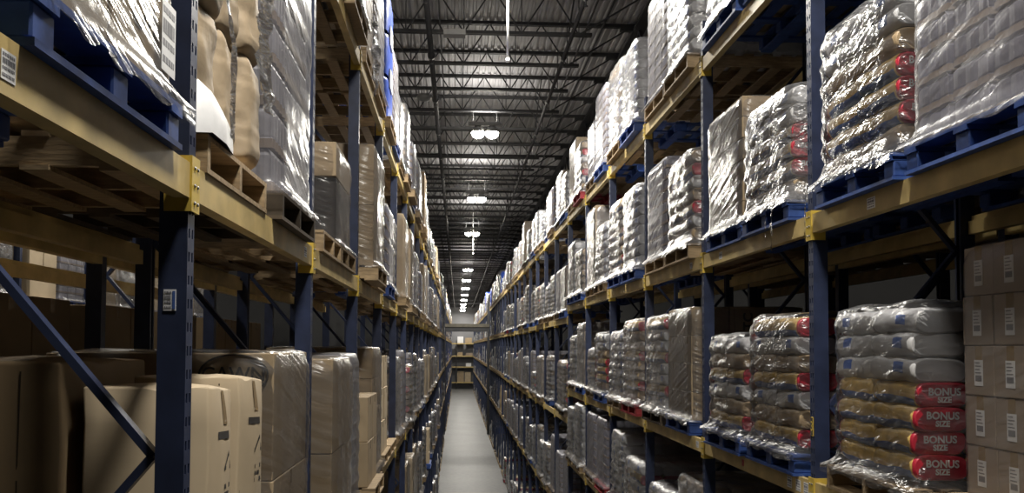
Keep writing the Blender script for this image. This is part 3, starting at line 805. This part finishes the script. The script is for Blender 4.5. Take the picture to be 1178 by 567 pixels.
# third shelf of the left rack: big cartons
def big_carton(side, bay, li, slot, sx, sy, sz, mat, lx, ly, label, rz=0., tilt=(0, 0), bulge=.03, seed=0, prints=True, z0=0., inner=None):
    x, y, z = slot_pos(side, bay, li, slot)
    me = carton_mesh(sx, sy, sz, mat, bulge=bulge, seed=seed)
    o = tag(link('cardboard_carton', me, None, (x + lx * sgn(side), y + ly, z + PH + .018 + z0), (tilt[0], tilt[1], rz)), label, 'carton', 'large cartons on the left rack')
    from mathutils.bvhtree import BVHTree
    bv = BVHTree.FromPolygons([v.co.copy() for v in me.vertices], [tuple(p.vertices) for p in me.polygons])
    def drape(mb, nm, mat, d=(1, 0, 0), off=.002):
        d = Vector(d); vs = []
        for v in mb.v:
            v = Vector(v); hit = bv.ray_cast(v - d * v.dot(d) + d * 2, -d)[0]
            vs.append(tuple(hit + d * off) if hit else tuple(v - d * v.dot(d) + d * (sx / 2)))
        mb.v = vs; link(nm, mb.mesh(nm, [mat]), o)
    def strip(mb, y0, y1, z0, z1, n, ax=0):
        for k in range(n):
            a, b = z0 + (z1 - z0) * k / n, z0 + (z1 - z0) * (k + 1) / n
            mb.add([(0, y0, a), (0, y1, a), (0, y1, b), (0, y0, b)] if ax == 0 else [(y0, 0, a), (y1, 0, a), (y1, 0, b), (y0, 0, b)], [(0, 1, 2, 3)])
    if prints:
        mk = MB(); strip(mk, -.12, .05, sz * .82, sz * .82 + .03, 1)
        strip(mk, -.02, .10, sz * .65, sz * .65 + .018, 1); strip(mk, -.02, .06, sz * .65 - .03, sz * .65 - .012, 1); strip(mk, -.02, .12, sz * .65 - .06, sz * .65 - .042, 1)
        for a, b in (((-.03, .895), (.04, .965)), ((.04, .965), (.11, .895)), ((-.03, .90), (.11, .90))):
            p, q = Vector((0, a[0], a[1] * sz * .8)), Vector((0, b[0], b[1] * sz * .8)); w_ = Vector((0, .0, .008)); mk.add([p - w_, q - w_, q + w_, p + w_], [(0, 1, 2, 3)])
        drape(mk, 'printed_mark', INK)
        tp = MB(); strip(tp, -.03, .03, sz * .87, sz * .985, 6); drape(tp, 'tape_strip', TAPE)
        tp = MB(); strip(tp, -sy / 2 + .02, sy / 2 - .02, sz * .53, sz * .58, 1); drape(tp, 'tape_strip', TAPE, off=.001)
    sm = MB(); strip(sm, sx * .30, sx * .30 + .006, .03, sz * .97, 12, 1); drape(sm, 'carton_joint', SEAM, (0, -1, 0))
    return o
for b_, s_ in ((1, 0),):
    load('L', b_, 2, s_, None, '', pallet='wood')
big_carton('L', 1, 2, 0, .44, .44, 1.14, KRAFTL, -.33, -.31, 'pale bulging carton leaning beside the nearest left upright', rz=.06, seed=3, tilt=(-.055, 0))
big_carton('L', 1, 2, 0, .44, .42, 1.16, KRAFTL, -.33, .22, 'pale bulging carton leaning behind another, right of the nearest left upright', rz=-.02, seed=4, tilt=(-.06, 0))
big_carton('L', 1, 2, 0, .70, .9, 1.24, KRAFT_SHADED, .31, -.05, 'brown carton coloured dark for shade, deep on the shelf behind the pale leaning cartons', seed=5, prints=False)
AWN = text_mesh('CAWN', .10, INK, .001)
cw = cartons(1, 1, 2, 1.12, 1.0, 1.28, KRAFT, 54, film=FILM_D, crease=.02)
cw[0][1][4].append(P('lettering', AWN, (.36, -.505, .53), (PI / 2, 0, 0), label='black CAWN lettering in an oval'))
ov = MB()
for k in range(28):
    a, b = 2 * PI * k / 28, 2 * PI * (k + 1) / 28
    ov.bar((.17 * math.cos(a), 0, .10 * math.sin(a)), (.17 * math.cos(b), 0, .10 * math.sin(b)), .008)
cw[0][1][4].append(P('printed_oval', ov.mesh('printed_oval', [INK]), (.36, -.503, .53)))
load('L', 1, 2, 1, cw, 'film-wrapped brown cartons with an oval print', name='wrapped_carton_load', pallet='wood', lx=.0, dy=.12)
load('L', 2, 2, 0, cartons(2, 1, 2, 1.12, .96, 1.23, KRAFT, 55, film=FILM_D, crease=.025), 'film-wrapped large brown cartons', name='wrapped_carton_load', pallet='wood', lx=-.11)
load('L', 2, 2, 1, GR2, 'grey film-wrapped tray stack', pallet='wood', lx=-.05)
load('L', 3, 2, 0, KB2, 'stack of bare kraft cartons', name='carton_stack', pallet='wood', lx=-.12)
load('L', 3, 2, 1, CA7, 'tall film-wrapped kraft carton stack', name='wrapped_carton_load', pallet='wood', lx=-.02)
load('L', 4, 2, 0, KB1, 'tall stack of bare kraft cartons', name='carton_stack', pallet='wood', lx=0)
load('L', 4, 2, 1, None, '', pallet='wood')
load('L', 5, 2, 0, CA6, 'film-wrapped carton stack', name='wrapped_carton_load', pallet='wood')
load('L', 5, 2, 1, GR2, 'grey film-wrapped tray stack', pallet='wood')

# ---- remaining slots: random kinds, individual up to bay 15
KINDS = [('w', WH8, 'silver film-wrapped sack stack', 'wrapped_sack_load'), ('w', WH6, 'pale film-wrapped sack stack', 'wrapped_sack_load'), ('w', WH9, 'tall silver film-wrapped sack stack', 'wrapped_sack_load'),
         ('t', TAN8, 'brownish film-wrapped sack stack', 'wrapped_sack_load'), ('p', PET8, 'film-wrapped sack stack with red marks', 'wrapped_sack_load'), ('g', GR2, 'grey film-wrapped tray stack', 'wrapped_load'),
         ('g', GR3, 'low grey film-wrapped tray stack', 'wrapped_load'), ('c', CA6, 'film-wrapped grey-brown carton stack', 'wrapped_carton_load'), ('c', CA3, 'tall film-wrapped tan carton stack', 'wrapped_carton_load'),
         ('k', CA5, 'film-wrapped pale carton stack', 'wrapped_carton_load'), ('k', KB1, 'stack of bare kraft cartons', 'carton_stack'), ('w', WH5, 'low film-wrapped sack stack', 'wrapped_sack_load'), ('k', CA7, 'thinly wrapped brown carton stack', 'wrapped_carton_load')]
WT = {'R': [6, 4, 5, 5, 1, 3, 3, 3, 1, 1, 0, 1, 1], 'L': [4, 2, 4, 1, 0, 5, 3, 4, 2, 3, 3, 1, 5]}
SIMPLE = [simple(k[1]) for k in KINDS]
LAST = 15
for side in 'RL':
    for bay in range(0, LAST + 1):
        lv = levels(side, bay)
        for li in range(len(lv) + 1):
            for slot in (0, 1):
                if (side, bay, li, slot) in FILLED: continue
                x, y, z = slot_pos(side, bay, li, slot)
                zr = z - G
                if zr > 0 and 398 - zr * 1053 / y < -20: continue
                if zr < 0 and 398 - (zr + 1.4) * 1053 / y > 567: continue
                if bay < 2 and side == 'R' or bay < 2 and side == 'L': continue
                if R.random() < .05: continue
                if li == len(lv) and y < 25: continue
                q = R.choices(range(len(KINDS)), WT[side])[0]
                clear = (lv[li - 1] - zr - .2) if li > 0 else 9
                for _ in range(40):
                    if SIMPLE[q][1] + PH <= clear: break
                    q = R.choices(range(len(KINDS)), WT[side])[0]
                else: q = 11
                near = y < 17
                o_ = load(side, bay, li, slot, KINDS[q][1] if near else SIMPLE[q], KINDS[q][2], name=KINDS[q][3], pallet=R.choices(['wood', 'blue', 'dark', 'red'], [6, 4, 2, .6] if side == 'R' else [8, 1, 2, 0])[0],
                     lx=R.uniform(-.05, .04) if side == 'R' else R.uniform(-.11, .02), ly=R.uniform(-.02, .02), near=near)
                o_.scale = (1, 1, R.uniform(.80, 1.04))

# ---- the rest of the rows, too far to tell apart: one mass each
mass = MB(); pmass = MB(); bmass = MB()
def lump(mb, x, y, z, wx, wy, h, mi, r):
    n, m = 12, max(5, int(h / .16)); ph = r.uniform(0, 9); lh = r.choice((.14, .2, .3)); am = r.choice((.05, .04, .012)); tp = r.choice((0, 0, .15, .5))
    base = len(mb.v)
    for k in range(m + 1):
        for i in range(n):
            t = 2 * PI * (i + .5) / n; c, s = math.cos(t), math.sin(t)
            e = (1 - tp * max(0, k / m - .5)) * (1 + am * (math.sin(k * 2.4 + ph) + noise.noise(Vector((x * 3 + c, y * 3 + s, k * .7 + ph)))))
            if k == m: e *= .93
            mb.v.append((x + math.copysign(abs(c) ** .35, c) * wx / 2 * e, y + math.copysign(abs(s) ** .35, s) * wy / 2 * e, z + h * k / m + (.02 * r.random() if k == m else 0)))
    for k in range(m):
        for i in range(n):
            mb.f.append((base + k * n + i, base + k * n + (i + 1) % n, base + (k + 1) * n + (i + 1) % n, base + (k + 1) * n + i)); mb.m.append(mi); mb.sm.append(True)
    mb.f.append(tuple(base + m * n + i for i in range(n))); mb.m.append(mi); mb.sm.append(False)
rr = random.Random(99)
def fill_mass(side, y0, lv, beams):
    s = sgn(side)
    for li in range(len(lv) + 1):
        zb = lv[li] if li < len(lv) else None
        z = (zb + BT if zb is not None else -G) + G
        if beams and zb is not None:
            bmass.box(face_x(side) - .006 if s > 0 else face_x(side) - .049, face_x(side) + .049 if s > 0 else face_x(side) + .006, y0 + .04, y0 + BAY - .04, zb + BB + G, zb + BT + G)
        for sl in (.74, 1.86):
            if rr.random() < .08: continue
            x = face_x(side) + s * (PD / 2 - INS); y = y0 + sl
            for b in (-.47, 0, .47): pmass.box(x - .6, x + .6, y + b - .04, y + b + .04, z + .018, z + .12)
            pmass.box(x - .6, x + .6, y - .5, y + .5, z + .12, z + .139)
            pmass.box(x - .6, x - .5, y - .5, y + .5, z, z + .018); pmass.box(x + .5, x + .6, y - .5, y + .5, z, z + .018)
            h = rr.uniform(.55, 1.45) if li else rr.uniform(.9, 1.7)
            lump(mass, x + rr.uniform(-.03, .03), y, z + .142, 1.12, .98, h, rr.choices(range(4), [7, 3, 1.5, .8] if side == 'R' else [6, 3, 3, .5])[0], rr)
for side in 'RL':
    for bay in range(LAST + 1, NB): fill_mass(side, up_y(side, bay), LV, False)
    for i in range(FAR_N): fill_mass(side, FAR0 + BAY * i, LV, True)
FARF = film_mat('stretch_film_far', .95, 1., (.20, .20, .21), .27, .9, 1.5, 9.)
tag(link('distant_pallet_loads', mass.mesh('distant_pallet_loads', [FARF, SWHITE, KRAFT, TARP])), 'wrapped pallet loads at the far end of both racks', 'pallet loads', None, 'stuff')
tag(link('distant_pallets', pmass.mesh('distant_pallets', [WOOD])), 'wooden pallets at the far end of both racks', 'pallets', None, 'stuff')
tag(link('distant_crossbeams', bmass.mesh('distant_crossbeams', [YEL])), 'yellow crossbeams of the racks past the aisle bridge', 'rack beams', None, 'stuff')

# ---------------------------------------------------------------- back-to-back rows and the next aisle on the left
BX_L, BX_R = XL - DEP - .2, XR + DEP + .2
for i in range(0, 5):
    frame('L', YL + BAY * (i - 1) if i else .7, False, 'dark upright frame behind the left rack, %s from the camera' % ORD[i], x0=BX_L, grp='frames behind the left rack')
    frame('R', YR + BAY * (i - 1), False, 'dark upright frame behind the right rack, %s from the camera' % ORD[i], x0=BX_R, grp='frames behind the right rack')
for i in range(0, 4):
    for li in (0, 1, 2):
        for sd, x in (('L', BX_L), ('R', BX_R)):
            lv = levels(sd, i)
            beam(sd, i, lv[li], 'dim yellow crossbeam behind the %s bay of the %s rack, %s shelf' % (ORD[i], SIDE[sd], SHELF[sd][li]), x=x, grp='crossbeams of the rows behind', brackets=False)
            beam(sd, i, lv[li], 'dim yellow outer crossbeam behind the %s bay of the %s rack, %s shelf' % (ORD[i], SIDE[sd], SHELF[sd][li]), x=x, rear=True, grp='crossbeams of the rows behind', brackets=False)
def back_load(sd, i, li, sl, proto, look, name):
    x, y, z = slot_pos(sd, i, li, sl); x = (BX_L if sd == 'L' else BX_R) + sgn(sd) * (DEP / 2 + .10)
    w = 'behind the %s %s slot of the %s rack, %s shelf' % (ORD[i], ('near', 'far')[sl], SIDE[sd], SHELF[sd][li])
    o = tag(link('pallet', PAL1['wood'], None, (x, y, z)), 'dim wooden pallet ' + w, 'pallet', 'pallets in the rows behind')
    place(proto, name, look + ' ' + w, 'pallet load', (x, y, z + PH + .002), 'loads in the rows behind', near=False)
K2S, CA2S, GR3S = simple((KB2[0], KB2[1])), simple(CA1), simple(GR3)
DK = simple(cartons(2, 2, 3, 1.1, .95, 1.58, KRAFT_SHADED, 77, film=None))
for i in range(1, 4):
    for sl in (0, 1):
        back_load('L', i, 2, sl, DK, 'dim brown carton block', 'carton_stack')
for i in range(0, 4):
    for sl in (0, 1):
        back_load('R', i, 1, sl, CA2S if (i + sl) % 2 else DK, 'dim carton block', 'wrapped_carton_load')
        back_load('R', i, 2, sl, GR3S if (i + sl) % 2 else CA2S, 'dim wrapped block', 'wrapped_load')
OX = -6.6
for i, y in enumerate((11.6, 14.2, 16.8, 19.4, 22., 24.6)):
    frame('L', y, False, 'upright frame across the next aisle, %s from the camera' % ORD[i], x0=OX, grp='frames across the next aisle')
for i, y in enumerate((12.4, 13.5, 15.0, 16.1, 17.6, 18.7, 20.2, 21.3, 22.8, 23.9)):
    for zl in ((.456,) if i else (.456,)):
        z = zl + BT + G + .001; x = OX - PD / 2 + INS
        tag(link('pallet', PAL1['wood' if i % 3 else 'blue'], None, (x, y, z)), 'pallet across the next aisle seen through the left rack, %s from the camera' % ORD[i], 'pallet', 'pallets across the next aisle')
        place((SIMPLE[9], SIMPLE[7], SIMPLE[10], SIMPLE[5])[i % 4], 'wrapped_carton_load', 'pale load across the next aisle seen through the left rack, %s from the camera' % ORD[i], 'pallet load', (x, y, z + PH + .002), 'loads across the next aisle', near=False)
for i, y in enumerate((11.6, 14.2, 16.8, 19.4, 22.)):
    tag(link('rack_crossbeam', BEAM, None, (OX + .006, y + BAY, .456 + G), (0, 0, PI)), 'yellow crossbeam across the next aisle, %s from the camera' % ORD[i], 'rack beam', 'crossbeams across the next aisle')

# ---------------------------------------------------------------- building shell
YE = 141.; X0, X1 = -10., 11.; HB, HT = 6.0, 6.95
f = MB(); f.box(X0, X1, -10, YE, -.2, 0); struct('floor', f, [CONC])
f = MB(); f.box(X0, X1, YE, YE + .2, 0, G + 7); struct('wall_back', f, [ENDW])
f = MB(); f.box(X0 - .2, X0, -10, YE + .2, 0, G + 7); struct('wall_left', f, [WALLM])
f = MB(); f.box(X1, X1 + .2, -10, YE + .2, 0, G + 7); struct('wall_right', f, [WALLM])
f = MB(); x = X0; pr = []
while x < X1:
    pr += [(x, .0), (x + .07, .0), (x + .085, .045), (x + .135, .045)]; x += .15
n = len(pr)
f.add([(a, y, G + HT + b) for y in (-10, YE) for a, b in pr], [(i, i + 1, n + i + 1, n + i) for i in range(n - 1)])
struct('ceiling', f, [DECK])
# open-web joists across the aisle
j = MB(); xa, xb = -8.6, 2.55; pan = 1.11
for yy in (-.035, .035):
    j.box(xa, 3.85, yy - .022, yy + .022, HT - .075, HT - .005); j.box(xa, xb, yy - .022, yy + .022, HB, HB + .06)
x = xb - .25; k = 0
while x > xa + .6:
    j.bar((x, 0, HB + .03), (x - pan / 2, 0, HT - .04), .026); j.bar((x - pan / 2, 0, HT - .04), (x - pan, 0, HB + .03), .026)
    j.bar((x, 0, HB + .03), (x, 0, HT - .04), .02); x -= pan
j.bar((xb - .25, 0, HB + .03), (3.7, 0, HT - .05), .03)
j.box(3.45, 3.85, -.06, .06, HT - .15, HT - .075)
JM = j.mesh('ceiling_joist', [DARK]); JS = 1.93; NJ = int((YE - 1) / JS)
for i in range(NJ + 2):
    o = link('ceiling_joist', JM, None, (0, 1.92 + JS * (i - 2), G)); o['kind'] = 'structure'
g = MB(); g.box(3.72, 3.98, -8, YE, HT - .16, HT - .10); g.box(3.72, 3.98, -8, YE, HT - 1.0, HT - .94)
y = -8.
while y < YE - 1.7:
    g.bar((3.85, y, HT - .97), (3.85, y + .82, HT - .13), .05); g.bar((3.85, y + .82, HT - .13), (3.85, y + 1.65, HT - .97), .05); y += 1.65
g_o = struct('ceiling_girder', g, [DARK], loc=(0, 0, G))
for nm, x, z, w, m_ in (('bridging_rod', 2.42, HB + .08, .03, DARK), ('bridging_rod', 3.05, HT - .11, .035, DARK), ('bridging_rod', -.42, HT - .11, .03, DARK), ('bridging_rod', -3.2, HB + .08, .03, DARK)):
    b = MB(); b.bar((x, -8, z), (x, YE, z), w); o = struct(nm, b, [m_], loc=(0, 0, G))
b = MB()
for i in range(NJ):                        # cross bridging between joists
    y = 1.92 + JS * (i - 1)
    if i % 4 < 1: b.bar((2.1, y, HB + .05), (2.1, y + JS, HT - .08), .03); b.bar((2.1, y, HT - .08), (2.1, y + JS, HB + .05), .03)
struct('bridging_brace', b, [DARK], loc=(0, 0, G))
for x, lab, rad in ((-.57, 'dark sprinkler main above the left rack edge', .11), (2.12, 'dark sprinkler line above the right rack edge', .075)):
    o = tag(link('sprinkler_pipe', None, None, (x, 0, G + HB - .10)), lab, 'pipe', 'sprinkler pipes')
    b = MB(); b.bar((0, -8, 0), (0, YE - .1, 0), rad, n=12); link('pipe_run', b.mesh('pipe_run', [PIPE]), o)
    cm = MB(); cm.bar((0, -.07, 0), (0, .07, 0), rad * 1.45, n=12); cm.bar((0, 0, 0), (0, 0, -.14), .022, n=8); cm.lathe([(.004, -.17), (.035, -.165), (.035, -.155), (.006, -.14)], 12)
    hd = cm.mesh('sprinkler_head', [PIPE])
    hg = MB(); hg.bar((0, 0, 0), (0, 0, .12), .014, n=6); hm = hg.mesh('hanger_rod', [PIPE])
    for k in range(30): link('sprinkler_head', hd, o, (0, 5.2 + 3.3 * k, 0))
    for k in range(30): link('hanger_rod', hm, o, (0, 1.92 + JS * 2 * k, 0))

# lamps
LE = 260.
LH = 5.5; LSP = 10.4; LY0 = 2.5; LX = .66
def lamp_proto():
    ps = []
    b = MB(); b.box(-.42, .42, -.10, .10, .16, .26); ps.append(P('housing', bevel_mesh(b.mesh('housing', [FIX]), .015)))
    b = MB(); b.bar((-.3, 0, .26), (-.3, 0, .62), .012, n=6); b.bar((.3, 0, .26), (.3, 0, .62), .012, n=6); ps.append(P('suspension_rod', b.mesh('suspension_rod', [FIX])))
    d = MB(); d.lathe([(.06, .17), (.14, .10), (.178, .0), (.174, .0), (.135, .095), (.05, .16)], 24); dm = d.mesh('reflector', [FIX])
    l = MB(); l.lathe([(.02, -.150), (.07, -.142), (.12, -.115), (.155, -.07), (.17, -.02), (.165, .012), (.02, .014)], 24); lm = l.mesh('lens', [LAMPM])
    for x in (-.18, .18):
        ps.append(P('reflector', dm, (x, 0, 0))); ps.append(P('lens', lm, (x, 0, 0), label='glowing lamp lens'))
    return ps, 1
LP = lamp_proto()
skip = {8}
for k in range(16):
    if k in (5,): continue
    y = LY0 + LSP * k
    if y > YE - 3: break
    place(LP, 'pendant_lamp', 'lit twin high-bay lamp over the aisle, %s from the camera' % ORD[k], 'lamp', (LX, y, G + LH), 'lit lamps over the aisle', near=False)
    la = bpy.data.lights.new('lamp_light', 'AREA'); la.shape = 'ELLIPSE'; la.size = .72; la.size_y = .36; la.energy = LE; la.color = (1, .96, .88)
    link('lamp_light', la, None, (LX, y, G + LH - .17))
    lp = bpy.data.lights.new('lamp_spill', 'AREA'); lp.energy = LE * .09; lp.size = .6; lp.color = (1, .96, .88)
    link('lamp_spill', lp, None, (LX, y, G + LH + .30), (PI, 0, 0))
for y in (6., 15., 24.):
    place(LP, 'pendant_lamp', 'lit twin high-bay lamp over the next aisle behind the left rack at %s depth' % {6.: 'near', 15.: 'middle', 24.: 'far'}[y], 'lamp', (-4.95, y, G + LH), 'lit lamps over the next aisle', near=False)
    la = bpy.data.lights.new('lamp_light', 'AREA'); la.shape = 'ELLIPSE'; la.size = .72; la.size_y = .36; la.energy = LE * .3; la.color = (1, .96, .88)
    link('lamp_light', la, None, (-4.95, y, G + LH - .17))
# white hanging conduits
for yy, z0, lab in ((12.9 + .78, 4.27, 'long white conduit hanging above the aisle, nearer one'), (44.2 + .78, 4.58, 'short white conduit hanging far down the aisle between lamps')):
    o = tag(link('hanging_conduit', None, None, (LX + .05, yy - .3, G)), lab, 'pipe')
    b = MB(); b.bar((0, 0, z0), (0, 0, HT - .1), .036, n=12); link('conduit_tube', b.mesh('conduit_tube', [WHITEP]), o)
    b = MB(); b.lathe([(.03, 0), (.03, .05), (.012, .06)], 12, off=(0, 0, z0 - .05)); link('end_socket', b.mesh('end_socket', [WHITEP]), o)
# unlit fitting and domes under the joists
def small(name, label, cat, loc, mb, mats, rod):
    o = tag(link(name, None, None, loc), label, cat); link('body', mb.mesh('body', mats), o)
    r_ = MB(); r_.bar((0, 0, .05), (0, 0, rod), .014, n=6); link('hanger_rod', r_.mesh('hanger_rod', [PIPE]), o); return o
b = MB(); b.box(-.19, .19, -.11, .11, 0, .09); bmm = b
small('ceiling_fitting', 'unlit pale rectangular ceiling fitting beside the white conduit', 'ceiling fitting', (-.09, 15.6, G + 5.35), b, [FIX], 1.4)
b = MB(); b.lathe([(.02, .0), (.12, .03), (.17, .09), (.12, .15), (.03, .17)], 20)
small('dome_fitting', 'small grey dome hanging under the left sprinkler main', 'ceiling fitting', (-.76, 19.6, G + 5.28), b, [FIX], 1.5)

# aisle bridge and end rack
YB = FAR0 - 2.4
o = tag(link('aisle_bridge', None, None, (0, YB, 0)), 'dark steel bridge crossing the aisle between the rack blocks', 'bridge')
b = MB(); b.box(XL - 1.0, XR + 1.0, -.1, .1, G + 1.12, G + 1.46); link('girder', b.mesh('girder', [DARK]), o)
b = MB(); b.box(XL - 1.0, XR + 1.0, -.14, .14, G + 1.46, G + 1.70); link('fascia', b.mesh('fascia', [paint('dusty_steel', (.10, .09, .07), .6, .3, 3)]), o)
b = MB(); b.bar((XL - 1.0, 0, G + 3.2), (XR + 1.0, 0, G + 3.2), .05, n=8); link('guard_rail', b.mesh('guard_rail', [DARK]), o)
pm = MB(); pm.box(-.09, .09, -.09, .09, 0, G + 3.3); pmm = pm.mesh('column', [DARK])
for x in (XL - .1, XR - .02, .95): 
    if x != .95: link('column', pmm, o, (x, 0, 0))
o = tag(link('end_rack', None, None, (0, YE - 1.6, 0)), 'open rack across the far end of the aisle', 'rack')
p_ = MB(); p_.box(-.06, .06, -.06, .06, 0, 7.4); p_ = p_.mesh('post', [DARK])
sb = MB(); sb.box(-1.5, 3.6, -.06, .06, -.09, .09); sbm = sb.mesh('shelf_beam', [YEL])
ds = MB(); ds.box(-1.5, 3.6, 0, 1.1, .04, .08); dsm = ds.mesh('shelf_deck', [DARK])
for x in (-1.4, -.25, 3.2): link('post', p_, o, (x, 0, 0))
for z in (1.0, 3.35, 5.0, 6.9): link('shelf_beam', sbm, o, (0, 0, z)); link('shelf_deck', dsm, o, (0, 0, z))
for k, (x, z, w, h, m) in enumerate(((.4, 1.09, 1., 1.6, KRAFT), (1.5, 1.09, .9, 1.5, KRAFTL), (.3, 5.09, .8, .5, KRAFT), (1.7, 5.09, 1., .4, WBOX), (.35, 6.99, .9, 1.0, LABEL), (1.6, 6.99, 1., .8, KRAFT), (1.6, 3.44, .8, .5, LABEL))):
    tag(link('carton_block', carton_mesh(w, .9, h, m), None, (x, YE - 1.05, z)), '%s carton on the end rack, %s' % ('pale' if m in (LABEL, KRAFTL) else 'brown', ('lowest shelf, nearer the left', 'lowest shelf, nearer the right', 'third shelf up, nearer the left', 'third shelf up, nearer the right', 'top shelf, nearer the left', 'top shelf, nearer the right', 'second shelf up')[k]), 'carton', 'cartons on the end rack')

# ---------------------------------------------------------------- world, camera, view
w = bpy.data.worlds.new('world'); bpy.context.scene.world = w; w.use_nodes = True
w.node_tree.nodes['Background'].inputs[0].default_value = (.5, .52, .55, 1); w.node_tree.nodes['Background'].inputs[1].default_value = .001
cam = bpy.data.cameras.new('camera'); co = link('camera', cam)
W_, F_, PY = 1178., 1053., 356.
yaw, pitch, roll = .0587, .041, .003
cam.sensor_fit = 'HORIZONTAL'; cam.sensor_width = 36.; cam.lens = F_ / W_ * 36.; cam.shift_y = (PY - 283.5) / W_; cam.clip_end = 400
co.matrix_world = Matrix.Translation((0, 0, G)) @ Matrix.Rotation(-yaw, 4, 'Z') @ Matrix.Rotation(PI / 2 + pitch, 4, 'X') @ Matrix.Rotation(-roll * -1, 4, 'Z')
sc = bpy.context.scene; sc.camera = co
sc.view_settings.view_transform = 'Standard'; sc.view_settings.look = 'None'; sc.view_settings.gamma = 1; sc.view_settings.use_curve_mapping = False
sc.view_settings.exposure = .7
sc.cycles.use_denoising = True; sc.cycles.transparent_max_bounces = 12; sc.cycles.max_bounces = 6; sc.cycles.diffuse_bounces = 2; sc.cycles.glossy_bounces = 2
sc.cycles.sample_clamp_indirect = 4.
